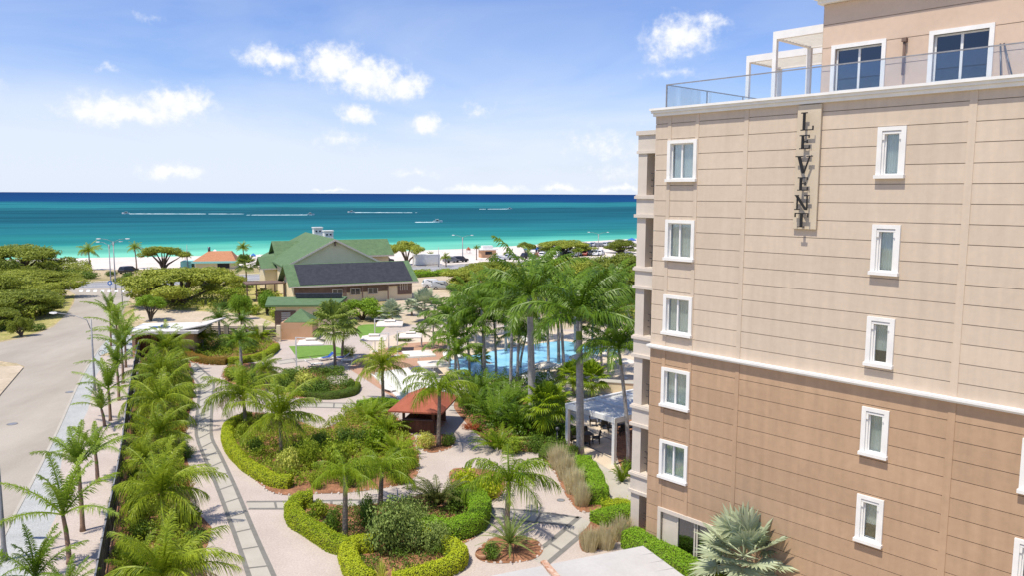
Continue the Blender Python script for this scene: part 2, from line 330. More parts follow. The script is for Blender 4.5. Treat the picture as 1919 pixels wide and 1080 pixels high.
# ------------------------------------------------------------------ the setting
def smooth(pts, k=5, closed=True):
    out = []; n = len(pts)
    for i in range(n if closed else n-1):
        p0 = pts[(i-1)%n] if closed or i > 0 else pts[0]; p1 = pts[i]; p2 = pts[(i+1)%n]; p3 = pts[(i+2)%n] if closed or i+2 < n else pts[-1]
        for j in range(k):
            t = j/k; out.append(.5*((2*p1)+(p2-p0)*t+(2*p0-5*p1+4*p2-p3)*t*t+(3*p1-p0-3*p2+p3)*t**3))
    if not closed: out.append(pts[-1])
    return out
def area(name, pts, z, m, curved=True, thick=0.0, world=False, skirt=0.0):
    P = [Vector((p[0],p[1],0)) if world else G(*p) for p in pts]
    if curved: P = smooth(P, 4)
    b = MB()
    if thick: b.prism([(p.x,p.y) for p in P], z-thick, z)
    else: b.face([(p.x,p.y,z) for p in P])
    o = b.build(name, m); tag(o, kind='structure'); return o
SH_N = Vector((-.42,.907,0)).normalized()
shore = [G(-500,503), G(-200,491), G(0,486), G(100,484), G(300,481), G(480,477), G(700,472), G(900,465), G(1050,455), G(1190,447), G(1350,438)]
SH_0 = SH_N.dot(G(480,478))
def mk_ground():
    b = MB(); pts = [(-420,-60),(420,-60),(420, shore[-1].y+120)]
    sp = smooth(shore, 4, closed=False)[::-1]
    top = [(p.x, p.y) for p in sp]; poly = [(-420,-60),(420,-60),(420,shore[-1].y+60)]+top+[(-420, shore[0].y-40)]
    b.face([(x,y,0) for x,y in poly])
    for i in range(len(top)-1):          # sand shelving under the water
        (x0,y0),(x1,y1) = top[i], top[i+1]; n = SH_N*14
        b.face([(x0,y0,0),(x1,y1,0),(x1+n.x,y1+n.y,-1.0),(x0+n.x,y0+n.y,-1.0)][::-1])
    o = b.build('ground', M['soil']); tag(o, kind='structure')
    # sea
    m = bpy.data.materials.new('sea_water'); m.use_nodes = True; nt = m.node_tree; N = nt.nodes; L = nt.links; bs = N['Principled BSDF']
    g = N.new('ShaderNodeNewGeometry')
    def mth(op, a, b_=None):
        n = N.new('ShaderNodeMath'); n.operation = op
        for i, v in enumerate((a, b_)):
            if v is None: continue
            if isinstance(v, (int,float)): n.inputs[i].default_value = v
            else: L.new(v, n.inputs[i])
        return n.outputs[0]
    dp = N.new('ShaderNodeVectorMath'); dp.operation = 'DOT_PRODUCT'; L.new(g.outputs['Position'], dp.inputs[0]); dp.inputs[1].default_value = (*SH_N,)
    s = mth('MAXIMUM', mth('SUBTRACT', dp.outputs['Value'], SH_0-6), 0.0)
    lg = mth('DIVIDE', mth('LOGARITHM', mth('ADD', mth('DIVIDE', s, 40.), 1.), math.e), math.log(1+12000/40))
    def nz(scale, st, det=5):
        mp = N.new('ShaderNodeMapping'); mp.vector_type = 'TEXTURE'; mp.inputs['Rotation'].default_value = (0,0,math.atan2(-SH_N.x, SH_N.y)); mp.inputs['Scale'].default_value = st
        L.new(g.outputs['Position'], mp.inputs[0]); n = N.new('ShaderNodeTexNoise'); n.inputs['Scale'].default_value = scale; n.inputs['Detail'].default_value = det
        L.new(mp.outputs[0], n.inputs['Vector']); return n.outputs[0]
    n1 = nz(1/90., (4.5,1,1)); n2 = nz(1/26., (3.5,1,1)); n3 = nz(1/420., (3,1,1), 4)
    t = mth('ADD', lg, mth('ADD', mth('MULTIPLY', mth('SUBTRACT', n1, .5), .17), mth('ADD', mth('MULTIPLY', mth('SUBTRACT', n2, .5), .11), mth('MULTIPLY', mth('SUBTRACT', n3, .5), .03))))
    cr = N.new('ShaderNodeValToRGB'); L.new(t, cr.inputs[0]); e = cr.color_ramp.elements
    f = lambda x: math.log(1+x/40)/math.log(1+12000/40)
    stops = [(0,(.45,.55,.42)),(f(12),(.20,.53,.38)),(f(50),(.11,.43,.33)),(f(66),(.06,.33,.27)),(f(85),(.022,.20,.195)),(f(180),(.018,.155,.185)),(f(320),(.013,.115,.155)),(f(480),(.011,.09,.127)),
             (f(700),(.012,.09,.127)),(f(850),(.022,.17,.20)),(f(1200),(.022,.18,.21)),(f(1450),(.009,.08,.145)),(f(1650),(.007,.055,.16)),(f(9000),(.007,.042,.135))]
    e[0].position = 0; e[0].color = (*stops[0][1],1); e[1].position = min(1,stops[-1][0]); e[1].color = (*stops[-1][1],1)
    for p_, c_ in stops[1:-1]:
        k = e.new(p_); k.color = (*c_,1)
    N.remove(bs); df = N.new('ShaderNodeBsdfDiffuse'); gs = N.new('ShaderNodeBsdfGlossy'); gs.inputs['Roughness'].default_value = .25; gs.inputs[0].default_value = (.8,.9,1,1); ms = N.new('ShaderNodeMixShader'); ms.inputs[0].default_value = .02
    mt_ = N.new('ShaderNodeMapRange'); L.new(nz(1/34., (4,1,1), 6), mt_.inputs[0]); mt_.inputs[1].default_value = .32; mt_.inputs[2].default_value = .68; mt_.inputs[3].default_value = .80; mt_.inputs[4].default_value = 1.16
    vs_ = N.new('ShaderNodeVectorMath'); vs_.operation = 'SCALE'; L.new(cr.outputs[0], vs_.inputs[0]); L.new(mt_.outputs[0], vs_.inputs['Scale']); L.new(vs_.outputs[0], df.inputs[0]); L.new(df.outputs[0], ms.inputs[1]); L.new(gs.outputs[0], ms.inputs[2]); L.new(ms.outputs[0], N['Material Output'].inputs[0])
    bp = N.new('ShaderNodeBump'); bp.inputs['Strength'].default_value = .5; bp.inputs['Distance'].default_value = .4
    L.new(nz(1/3., (2,1,1), 6), bp.inputs['Height']); L.new(bp.outputs[0], df.inputs['Normal'])
    b = MB(); b.face([(-90000,60,-.08),(90000,60,-.08),(90000,90000,-.08),(-90000,90000,-.08)])
    # keep it under the ground sheet only beyond the shore
    tag(b.build('water', m), kind='structure')
mk_ground()
def off(p, d): return (p.x+d.x, p.y+d.y)
sh_in = [off(p, -SH_N*(40+4*math.sin(i*1.7))) for i, p in enumerate(shore)]
area('beach', [(p.x,p.y) for p in shore]+sh_in[::-1], .004, M['sand'], False, world=True)
# boulevard behind the beach, parallel to the shore
bA, bB = G(80,541), G(860,501)
bd = (bB-bA).normalized(); bn = Vector((-bd.y, bd.x, 0))
def strip(name, a, b_, w0, w1, z, m, thick=0):
    p = [a+bn*w0, b_+bn*w0, b_+bn*w1, a+bn*w1]
    return area(name, [(q.x,q.y) for q in p], z, m, False, thick, world=True)
A0, B0 = bA-bd*150, bB+bd*200
strip('beach_car_park', bA+bd*60, B0, 9, 26, .008, M['sand'])
strip('boulevard', A0, B0, -5.5, 6.5, .008, M['asphalt'])
for k in (-5.2, .35, .75, 6.1): strip('lane_line', A0, B0, k, k+.14, .016, M['paint'])
strip('kerb', bA+bd*1, B0, 6.8, 7.6, .13, M['kerb'], .13)
strip('kerb', bA-bd*120, bA-bd*4, 6.8, 7.6, .13, M['kerb'], .13)
strip('kerb', bA+bd*26, B0, -6.6, -5.8, .13, M['kerb'], .13)
area('road', [(-140,1500),(-120,1200),(-60,880),(-30,790),(0,742),(20,715),(46,688),(30,682),(0,678),(-300,735),(-300,700),(0,643),(60,631),(100,614),(122,594),(138,570),(142,553),(122,541),
              (262,541),(248,552),(238,570),(225,600),(212,625),(185,655),(152,710),(107,810),(60,905),(10,1000),(-60,1150),(-120,1500)], .012, M['road'], False)
for k in range(9):
    x0 = 148+k*13.2
    area('crossing_stripe', [(x0,548),(x0+6.5,548),(x0+8,544.5),(x0+1.5,544.5)], .018, M['paint'], False)
PS = mat('packed_sand', (.56,.46,.34), .95, (.46,.38,.27), .3, world=True, fine=(2,.1))
area('traffic_island', [(-120,712),(0,690),(38,688),(44,691),(0,743),(-60,815),(-140,900)], .12, PS, False, .12)
area('pavement', [(-60,1150),(10,1000),(60,905),(107,810),(152,710),(185,655),(212,625),(240,628),(262,640),(250,668),(200,662),(188,668),(190,690),(180,705),(172,740),(165,770),(140,820),(118,850),(112,890),(118,940),(95,990),(78,1025),(76,1100),(70,1200),(-70,1250)], .016, M['gravel'], False)
kb = MB(); ribbon_pts = smooth([G(*p) for p in [(-60,1150),(10,1000),(60,905),(107,810),(152,710),(185,655)]], 5, False)
for i_ in range(len(ribbon_pts)-1): kb.beam(ribbon_pts[i_]+Vector((0,0,.02)), ribbon_pts[i_+1]+Vector((0,0,.02)), .18, .05)
tag(kb.build('kerb', M['slab']), kind='structure')
area('verge', [(70,1200),(76,1100),(78,1025),(95,990),(118,940),(112,890),(118,850),(140,820),(165,770),(172,740),(180,705),(190,690),(188,668),(262,668),(262,690),(256,720),(240,800),(231,883),(217,970),(200,1060),(170,1200)], .020, M['pink'], False)
area('roadside_grass', [(-200,585),(0,560),(120,556),(138,553),(134,572),(118,595),(96,612),(56,628),(0,640),(-200,680)], .006, M['grass'])
area('field', [(300,548),(420,520),(530,512),(560,600),(530,640),(360,625),(262,600),(250,575)], .006, M['grass'])
area('sandy_track', [(262,600),(255,575),(300,580),(400,586),(470,592),(520,610),(520,625),(360,618)], .010, PS)
area('parking_ground', [(700,600),(765,545),(775,518),(1000,512),(1190,540),(1190,640),(1000,640),(850,640)], .006, PS)
# garden gravel
area('garden_gravel', [(185,1180),(200,1060),(217,970),(231,883),(240,800),(256,720),(262,660),(350,640),(530,630),(700,618),(860,600),(1000,618),(1250,620),(1300,760),(1300,1180)], .012, M['pink'], False)
area('planting_strip', [(185,1180),(200,1060),(217,970),(231,883),(240,800),(256,720),(264,668),(330,655),(357,680),(365,720),(360,760),(346,805),(342,835),(356,880),(356,945),(397,990),(390,1022),(374,1050),(390,1085),(380,1180)], .020, M['mulch'], False)
area('pool_deck', [(690,668),(700,640),(760,622),(860,610),(1000,618),(1300,640),(1300,730),(1180,735),(1060,745),(960,740),(880,720),(760,745),(740,748),(652,691)], .018, M['beige'], False)
area('brown_deck', [(652,691),(690,668),(716,655),(760,645),(830,640),(850,655),(840,680),(770,690),(706,702),(757,744),(741,749)], .024, M['deck'], False)
area('turf_patch', [(541,650),(559,674.5),(600,672),(640,668),(655,663),(642,655),(622,648)], .024, M['turf'], False)
area('lawn', [(672,612),(676,636),(700,636),(716,622),(720,610)], .024, M['turf'])
area('lounge_platform', [(702,706),(762,696),(800,690),(850,735),(775,760),(757,750)], .35, M['white'], False, .34)
area('lounge_step', [(694,703),(702,706.5),(757,750.6),(770,762),(745,748)], .15, M['white'], False, .14)
# patio under the pergola and the stone walk beside the hotel
area('patio', [(1040,800),(1062,775),(1140,760),(1300,760),(1300,900),(1180,905),(1090,850)], .026, M['beige'], False)
for (x0,y0,x1,y1) in [(1096,835,1200,888),(1105,808,1200,850),(1120,785,1200,815)]:
    a, b2 = G(x0,y0), G(x1,y1); d = (b2-a).normalized(); n_ = Vector((-d.y,d.x,0))*.06
    area('patio_joint', [off(a,n_), off(b2,n_), off(b2,-n_), off(a,-n_)], .032, M['joint'], False, world=True)
area('stone_walk', [(1088,850),(1180,905),(1240,960),(1240,1010),(1180,1005),(1140,965),(1140,920),(1118,870)], .030, M['slab'], False)
def poolwater():
    m = bpy.data.materials.new('pool_water'); m.use_nodes = True; N = m.node_tree.nodes; L = m.node_tree.links; b = N['Principled BSDF']
    g = N.new('ShaderNodeNewGeometry'); n = N.new('ShaderNodeTexNoise'); n.inputs['Scale'].default_value = .35; n.inputs['Detail'].default_value = 5; L.new(g.outputs['Position'], n.inputs['Vector'])
    r = N.new('ShaderNodeValToRGB'); L.new(n.outputs[0], r.inputs[0]); r.color_ramp.elements[0].position=.35; r.color_ramp.elements[1].position=.65
    r.color_ramp.elements[0].color = (.20,.52,.70,1); r.color_ramp.elements[1].color = (.33,.68,.82,1); L.new(r.outputs[0], b.inputs['Base Color'])
    b.inputs['Roughness'].default_value = .08; b.inputs['Specular IOR Level'].default_value = .25
    v = N.new('ShaderNodeTexNoise'); v.inputs['Scale'].default_value = 2.5; v.inputs['Detail'].default_value = 3; L.new(g.outputs['Position'], v.inputs['Vector'])
    bp = N.new('ShaderNodeBump'); bp.inputs['Strength'].default_value = .25; bp.inputs['Distance'].default_value = .1; L.new(v.outputs[0], bp.inputs['Height']); L.new(bp.outputs[0], b.inputs['Normal'])
    pts = [(838,688),(847,677),(912,662),(950,655),(987,649),(1047,641),(1077,644),(1105,651),(1135,656),(1160,662),(1120,672),(1085,676),(1052,684),(1005,694),(982,700),(955,710),(932,714),(895,707),(860,702)]
    P = smooth([G(*p) for p in pts], 4); c = sum(P, Vector())/len(P)
    area('pool_coping', [(c.x+(p.x-c.x)*1.03, c.y+(p.y-c.y)*1.03) for p in P], .03, M['slab'], False, world=True)
    area('pool_water', [(p.x,p.y) for p in P], .045, m, False, world=True)
poolwater()
# garden path: pale slabs between grey edging lines with cross joints
def ribbon(b, P, wd, z):
    n = len(P)
    for i in range(n-1):
        d = (P[i+1]-P[i]).normalized(); s = Vector((-d.y,d.x,0))*wd/2
        d0 = (P[i]-P[i-1]).normalized() if i else d; s0 = Vector((-d0.y-d.y, d0.x+d.x, 0)).normalized()*wd/2
        d1 = (P[i+2]-P[i+1]).normalized() if i+2 < n else d; s1 = Vector((-d1.y-d.y, d1.x+d.x, 0)).normalized()*wd/2
        b.face([(p.x,p.y,z) for p in (P[i]-s0, P[i+1]-s1, P[i+1]+s1, P[i]+s0)])
def path(Lp, Rp, rungs, ladders=True, w=.24, fill=True):
    Lg = smooth([G(*p) for p in Lp], 3, False); Rg = smooth([G(*p) for p in Rp], 3, False)
    b = MB(); ribbon(b, Lg, w, .024); ribbon(b, Rg, w, .024)
    def at(P, t):
        ds = [0]
        for i in range(len(P)-1): ds.append(ds[-1]+(P[i+1]-P[i]).length)
        x = t*ds[-1]
        for i in range(len(P)-1):
            if x <= ds[i+1]: return P[i].lerp(P[i+1], (x-ds[i])/(ds[i+1]-ds[i]))
        return P[-1]
    for k in range(1, rungs):
        a = at(Lg, k/rungs); c = at(Rg, k/rungs); ribbon(b, [a, c], w*.55, .028)
    tag(b.build('path_edging', M['joint']), kind='structure')
    if fill: area('path', [(p.x,p.y) for p in Lg]+[(p.x,p.y) for p in Rg[::-1]], .019, M['slab'], False, world=True)
path([(338,680),(358,704),(371,718),(374,732),(370,772),(368,817),(387,867),(410,922),(437,995),(468,1085),(490,1150)],
     [(352,668),(374,690),(399,714),(398,750),(396,790),(397,822),(412,852),(440,912),(480,1007),(515,1085),(540,1150)], 25)
path([(462,942),(560,941),(742,937),(830,930)], [(466,955),(560,955),(660,954),(830,946)], 7)
path([(880,946),(902,952),(1000,960),(1085,972)], [(890,965),(907,969),(960,976),(1064,986)], 3)
path([(1086,970),(1032,1016),(990,1045)], [(1113,984),(1040,1046),(1020,1062)], 3, w=.3)
path([(520,678),(570,671),(640,664)], [(524,684),(570,678),(650,669)], 4)
path([(560,756),(640,757),(690,760)], [(560,764),(640,766),(690,768)], 4)
path([(840,760),(870,764),(900,770)], [(842,770),(868,774),(896,779)], 2)
# planting beds
BED = {
 'A': [(422,818),(428,850),(460,885),(505,922),(545,930),(600,927),(655,925),(740,913),(775,900),(786,870),(775,815),(740,780),(700,752),(655,770),(640,790),(600,805),(560,790),(520,780),(470,775),(440,790)],
 'B': [(580,942),(550,953),(548,982),(590,1015),(640,1045),(655,1090),(700,1120),(780,1110),(860,1075),(868,1045),(850,1030),(890,1010),(906,985),(902,950),(880,935),(820,925),(740,940),(660,950)],
 'C': [(430,690),(415,705),(435,722),(480,730),(540,745),(590,750),(640,746),(668,738),(672,722),(640,700),(600,690),(560,695),(520,700),(490,685),(455,682)],
 'D': [(350,655),(352,678),(400,686),(450,682),(500,672),(520,658),(515,640),(440,630),(370,635)],
 'E': [(850,880),(845,910),(870,932),(905,940),(940,930),(948,905),(930,885)],
 'F': [(1010,850),(1040,890),(1060,930),(1080,955),(1095,962),(1132,955),(1135,925),(1110,885),(1088,850),(1060,830)],
 'G': [(1085,1010),(1100,990),(1125,962),(1190,955),(1240,1010),(1300,1080),(1240,1080),(1180,1015),(1100,1038)],
 'H': [(870,790),(850,760),(880,740),(960,735),(1060,745),(1060,840),(1010,850),(940,840),(900,820)],
 'I': [(778,828),(790,845),(815,850),(850,838),(845,818),(800,815)],
 'J': [(892,1035),(900,1052),(940,1058),(1000,1050),(1018,1030),(995,1010),(930,1008)],
 'K': [(1170,740),(1150,800),(1160,870),(1190,900),(1240,900),(1240,740)]}
def rocks(pts, label, name='border_stones', n=None):
    P = smooth([G(*p) for p in pts], 4, True); b = MB(); r = random.Random(len(pts)*7)
    for i in range(len(P)):
        p, q = P[i], P[(i+1)%len(P)]; L_ = (q-p).length; k = max(1, int(L_/.22))
        for j in range(k):
            if r.random() < .25: continue
            c = p.lerp(q, (j+r.random())/k)+Vector((r.uniform(-.12,.12), r.uniform(-.12,.12), .02)); s = r.uniform(.05,.12)
            ring = [(c.x+math.cos(a)*s*r.uniform(.7,1.2), c.y+math.sin(a)*s*r.uniform(.7,1.2)) for a in [k_*math.pi/3 for k_ in range(6)]]
            b0 = len(b.v); b.v += [(x,y,.0) for x,y in ring]+[(c.x+(x-c.x)*.6, c.y+(y-c.y)*.6, s*r.uniform(.7,1.2)) for x,y in ring]
            for t in range(6): b.f.append((b0+t, b0+(t+1)%6, b0+6+(t+1)%6, b0+6+t)); b.m.append(0); b.sm.append(False)
            b.f.append(tuple(b0+6+t for t in range(6))); b.m.append(0); b.sm.append(False)
    tag(b.build(name, M['rock']), label, 'border stones', kind='stuff')
for k, p in BED.items(): area('planting_bed', p, .036, M['mulch'])
for k, lab in dict(A='loose pale stones edging the large central bed', B='loose pale stones around the bed with the clipped hedge loops', C='loose pale stones edging the bed beside the brown deck',
                   E='loose pale stones around the golden bushes', F='loose pale stones edging the dry grass bed', I='loose pale stones around the small bed by the red kiosk',
                   J='loose pale stones ringing the spiky clump at the palm foot', D='loose pale stones edging the yellow and russet hedge bed').items(): rocks(BED[k], lab)
area('bare_earth_patch', [(612,706),(622,722),(648,720),(655,705),(640,697)], .042, M['pink'])
#==SPLIT==
# ------------------------------------------------------------------ the hotel (local frame: x along the facade, y into the building)
HU = Vector((.6739,-.7388,0)); K = 1.2
HC = Vector((5.8064*K*1.0, 33.0*K, 0))
def hotel():
    hb = empty('hotel_building', HC, math.atan2(HU.y, HU.x), 'tall beige and tan apartment hotel with white framed windows and black wall letters', 'building')
    hb.scale = (K,K,K)
    ZT, ZB = 18.66, 8.88
    LT = [17.4,14.25,11.18,8.15,5.08]; RT = [17.45,14.31,11.24,8.17,5.11]
    wins = []                      # x0,x1,z0,z1,kind
    for z in LT: wins.append((.66,2.02,z-1.59,z,'wide'))
    for z in RT: wins.append((9.0,9.86,z-1.6,z,'narrow'))
    for z in RT: wins.append((13.74,14.6,z-1.6,z,'narrow'))
    wins.append((9.0,9.86,.45,2.04,'narrow')); wins.append((13.74,14.6,.45,2.04,'narrow'))
    door = (.80,3.75,.0,1.98)
    strips = [(.62,.78),(1.92,2.08),(4.06,4.24),(11.64,11.86),(16.5,16.7),(20.5,20.7)]
    X1 = 25.0
    holes = [(a,b,c,d) for a,b,c,d,_ in wins]+[door]
    def cut(b, x0, x1, z0, z1, y0, y1, hl):
        hs = [h for h in hl if h[0] < x1 and h[1] > x0 and h[2] < z1 and h[3] > z0]
        xs = sorted({x0,x1,*[min(max(v,x0),x1) for h in hs for v in h[:2]]}); zs = sorted({z0,z1,*[min(max(v,z0),z1) for h in hs for v in h[2:]]})
        for i in range(len(xs)-1):
            # merge vertically
            run = None
            for j in range(len(zs)-1):
                cx, cz = (xs[i]+xs[i+1])/2, (zs[j]+zs[j+1])/2
                inside = any(h[0] < cx < h[1] and h[2] < cz < h[3] for h in hs)
                if inside:
                    if run is not None: b.box(xs[i], y0, run, xs[i+1], y1, zs[j]); run = None
                elif run is None: run = zs[j]
            if run is not None: b.box(xs[i], y0, run, xs[i+1], y1, zs[-1])
    back = MB(); cut(back, 0, X1, 0, ZT-.28, .06, .4, holes); back.build('wall', M['groove'], hb)
    r = random.Random(3)
    up = MB(); lo = MB()
    gap = .022; ph = .614
    def panels(b, z0, z1, zref):
        k0 = math.floor((z0-zref)/ph)-1
        edges = [0]+[v for s_ in strips for v in s_]+[X1]
        for i in range(0, len(edges), 2):
            xa, xb = edges[i], edges[i+1]
            k = k0
            while True:
                a = zref+k*ph+gap/2; c = zref+(k+1)*ph-gap/2; k += 1
                if c <= z0: continue
                if a >= z1: break
                a = max(a, z0); c = min(c, z1)
                hs = [h for h in holes if h[0] < xb and h[1] > xa and h[2] < c and h[3] > a]
                cut(b, xa, xb, a, c, 0, .0595, hs)
    panels(up, ZB+.12, ZT-.28, 17.4+.06); panels(lo, 0, ZB, 17.4+.06)
    for xa, xb in strips: cut(up, xa, xb, ZB+.12, ZT-.28, -.02, .0595, holes); cut(lo, xa, xb, 0, ZB, -.02, .0595, holes)
    up.build('wall_cladding', M['wallup'], hb); lo.build('wall_cladding', M['walllow'], hb)['label'] = 'tan wall boards of the lower floors'
    bd_ = MB(); bd_.box(-.04,-.10,ZB-.02,X1,.0595,ZB+.06); bd_.box(-.06,-.21,ZB+.062,X1,.0595,ZB+.14); bd_.build('string_course', M['white'], hb)
    co = MB(); co.box(-.06,-.12,ZT-.28,X1,.5,ZT-.16); co.box(-.10,-.22,ZT-.158,X1,.5,ZT-.06); co.box(-.13,-.30,ZT-.058,X1,.55,ZT+.03); co.build('cornice', M['white'], hb)
    # body behind the front
    bo = MB(); bo.box(.0,.401,0,X1,16,ZT-.05); bo.build('building_core', M['wallup'], hb)
    # windows
    for (x0,x1,z0,z1,kd) in wins:
        e = MB(); t = .13
        e.box(x0-.02,-.07,z0,x0+t,.10,z1); e.box(x1-t,-.07,z0,x1+.02,.10,z1); e.box(x0+t,-.07,z1-t,x1-t,.10,z1)
        win = e.build('window', M['white'], hb)
        s_ = MB(); s_.box(x0-.045,-.16,z0-.05,x1+.045,.12,z0+.06); s_.build('sill', M['white'], win)
        f = MB(); a, b_, c, d = x0+t, x1-t, z0+.06, z1-t
        fw = .05 if kd == 'wide' else .045
        if kd == 'narrow':
            a += .06; b_ -= .06
            f.box(x0+t,.0,c,a,.2,d); f.box(b_,.0,c,x1-t,.2,d); f.box(a,.0,d-.07,b_,.2,d)
            for q in (x0+t, x1-t-.07): f.box(q,-.04,d-.28,q+.07,.0,d-.06)
            f.box(x0+t+.002,-.045,d-.1,x1-t-.002,-.002,d-.03)
            d -= .07
        f.box(a,.06,c,a+fw,.13,d); f.box(b_-fw,.06,c,b_,.13,d); f.box(a+fw,.06,c,b_-fw,.13,c+fw); f.box(a+fw,.06,d-fw,b_-fw,.13,d)
        if kd == 'wide':
            mx = a+(b_-a)*.42; f.box(mx,.05,c+fw,mx+.07,.13,d-fw)
        f.build('window_frame', M['white'], win)
        g_ = MB(); g_.box(a+fw,.10,c+fw,b_-fw,.105,d-fw); g_.build('pane', M['glass'], win)
        cu = MB(); n = 14; cz = c if r.random() < .72 else c+(d-c)*r.uniform(.2,.6)
        for i in range(n):
            u0 = a+(b_-a)*i/n; u1 = a+(b_-a)*(i+1)/n; ya, yb = (.19,.215) if i%2 else (.215,.19)
            cu.face([(u0,ya,cz),(u1,yb,cz),(u1,yb,d),(u0,ya,d)])
        cu.build('curtain', M['curtain'], win)
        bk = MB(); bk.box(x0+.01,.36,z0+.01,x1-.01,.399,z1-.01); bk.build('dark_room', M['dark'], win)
    # glazed door at the ground
    x0,x1,z0,z1 = door
    d_ = MB(); d_.box(x0-.16,-.07,z0,x0,.1,z1+.16); d_.box(x1,-.07,z0,x1+.16,.1,z1+.16); d_.box(x0,-.07,z1,x1,.1,z1+.16)
    dr = d_.build('door', M['trim'], hb)
    q = MB()
    for x in (x0+.75, x0+1.6, x0+1.72, x0+2.5, x1-.05): q.box(x,.05,z0,x+.07,.15,z1)
    q.box(x0,.08,z0,x0+.75,.16,z1); q.box(x0+.82,.08,z0,x0+1.6,.13,z0+.08); q.box(x0+1.79,.08,z0,x0+2.5,.13,z0+.08)
    q.build('door_frame', M['trim'], dr)
    q = MB(); q.box(x0+.82,.1,z0+.08,x1-.05,.106,z1); q.build('pane', M['glassb'], dr)
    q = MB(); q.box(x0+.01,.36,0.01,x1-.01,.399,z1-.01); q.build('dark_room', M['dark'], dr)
    # sign board with letters
    sb = MB(); sb.box(6.2,-.11,14.07,7.06,-.021,18.34)
    board = sb.build('sign_board', M['sign'], hb, bevel=.01)
    zt = 18.04
    for ch, h, wd, gap_ in (('L',.58,.46,.15),('E',.48,.38,.23),('V',.60,.62,.13),('E',.46,.38,.15),('N',.52,.54,.10),('T',.50,.50,0)):
        b = MB(); a_, t_ = .085, .035; Y0, Y1 = -.30, -.25     # thick stem, thin bar
        bx = lambda x0, z0, x1, z1: b.box(x0, Y0, z0, x1, Y1, z1)
        def sl(xa, za, xb, zb_, wt):      # slanted stroke with level ends
            b.hexa([(xa,Y0,za),(xa+wt,Y0,za),(xa+wt,Y1,za),(xa,Y1,za),(xb,Y0,zb_),(xb+wt,Y0,zb_),(xb+wt,Y1,zb_),(xb,Y1,zb_)])
        if ch in 'LE':
            bx(.07,t_,.07+a_,h-(t_ if ch == 'E' else 0)); bx(0,0,wd,t_); bx(wd-.035,t_+.001,wd,h*.26)
            if ch == 'L': bx(0,h+.001,.22,h+t_)
            else: bx(0,h-t_,wd*.93,h); bx(wd*.93-.03,h*.78,wd*.93,h-t_-.001); bx(.07+a_+.001,h*.49,wd*.68,h*.49+t_); bx(wd*.68+.001,h*.42,wd*.68+.03,h*.64)
        if ch == 'V': sl(wd*.5-.055,0,.08,h-t_,.105); sl(wd*.5+.0,.04,wd-.13,h-t_-.001,.045); bx(0,h-t_+.001,.27,h); bx(wd-.22,h-t_+.001,wd,h)
        if ch == 'N': bx(.07,t_,.11,h-t_); bx(wd-.11,0,wd-.07,h-t_); sl(wd-.17,.0,.02,h-t_-.001,.10); bx(0,0,.19,t_-.001); bx(0,h-t_+.001,.14,h); bx(wd-.19,h-t_+.001,wd,h)
        if ch == 'T': bx(wd/2-.045,t_,wd/2+.045,h-t_); bx(wd/2-.12,0,wd/2+.12,t_-.001); bx(0,h-t_+.001,wd,h); bx(0,h*.70,.032,h-t_); bx(wd-.032,h*.70,wd,h-t_)
        zt -= h; o = b.build('letter', M['letter'], board); o.location = (6.60-wd/2+(.06 if ch == 'L' else 0), 0, zt); zt -= gap_
    # balcony stack beyond the corner
    D = .8; BX0 = -1.53
    body = MB(); sl = MB(); ra = MB()
    tops = [18.05, 15.07-.0, 11.75, 8.55, 5.55, 2.85]
    # each storey: band of two mouldings with a plain course between
    zb = [17.9]+[v for v in (15.07, 11.98, 8.95, 5.85, 2.78)]
    body.box(BX0+.03,D,0,BX0+.50,D+.55,17.1)                                   # pillar
    body.box(BX0+.03,D+3.0,0,BX0+.50,D+3.5,17.1)
    body.box(BX0+.02,D-.02,17.1,-.001,D+5,17.75); 
    sl.box(BX0-.05,D-.10,17.751,-.001,D+5.1,17.93); sl.build('balcony_moulding', M['trim'], hb); sl = MB(); sl.box(BX0-.03,D-.06,16.98,-.001,D+.6,17.099); sl.build('balcony_moulding', M['trim'], hb)
    for z in zb[1:]:
        body.box(BX0-.0,D-.03,z-.66,-.001,D+5,z)
        sl = MB(); sl.box(BX0-.07,D-.11,z+.001,-.001,D+.62,z+.12); sl.box(BX0-.03,D-.06,z+.12,-.001,D+.58,z+.17); sl.build('balcony_moulding', M['trim'], hb)
        sl = MB(); sl.box(BX0-.07,D-.11,z-.80,-.001,D+.62,z-.661); sl.build('balcony_moulding', M['trim'], hb)
        for h in (.35,.62,.9): ra.box(BX0+.50,D+.30,z+h+.17,-.001,D+.325,z+h+.195)
        for x in (-.9,-.45): ra.box(x,D+.3,z+.17,x+.03,D+.33,z+1.1)
    zg = 0.
    for h in (.4,.75,1.0): ra.box(BX0+.50,D+.30,h,-.001,D+.325,h+.025)
    body.build('balcony_stack', M['trim'], hb); ra.build('balcony_railing', M['steel'], hb)
    wl = MB(); wl.box(-1.0,D+4.2,0,-.001,D+5.0,17.0); wl.build('balcony_wall', M['wallup'], hb)
    # roof terrace: glass balustrade
    q = MB(); q.box(.18,.36,ZT+.03,.22,.42,ZT+1.02); q.box(.2,.37,ZT+.98,X1,.41,ZT+1.02); q.box(.18,.4,ZT+.98,.22,9,ZT+1.02)
    for y in (3.2,6.0,8.9): q.box(.18,y,ZT+.03,.22,y+.04,ZT+.98)
    q.build('terrace_rail', M['galv'], hb)
    q = MB(); q.box(.24,.385,ZT+.08,X1,.395,ZT+.97); q.box(.195,.45,ZT+.08,.205,8.9,ZT+.97); q.build('glass_balustrade', M['glassr'], hb)
    # penthouse
    PY = 2.0; PX = 5.91; PT = 22.1
    pw = [(6.42,8.08,19.0,20.47),(9.76,11.42,19.0,20.5),(14.2,15.9,19.0,20.5)]
    p = MB(); cut(p, PX, X1, ZT+.03, PT, PY+.06, PY+.4, pw); p.build('penthouse_backing', M['groove'], hb)
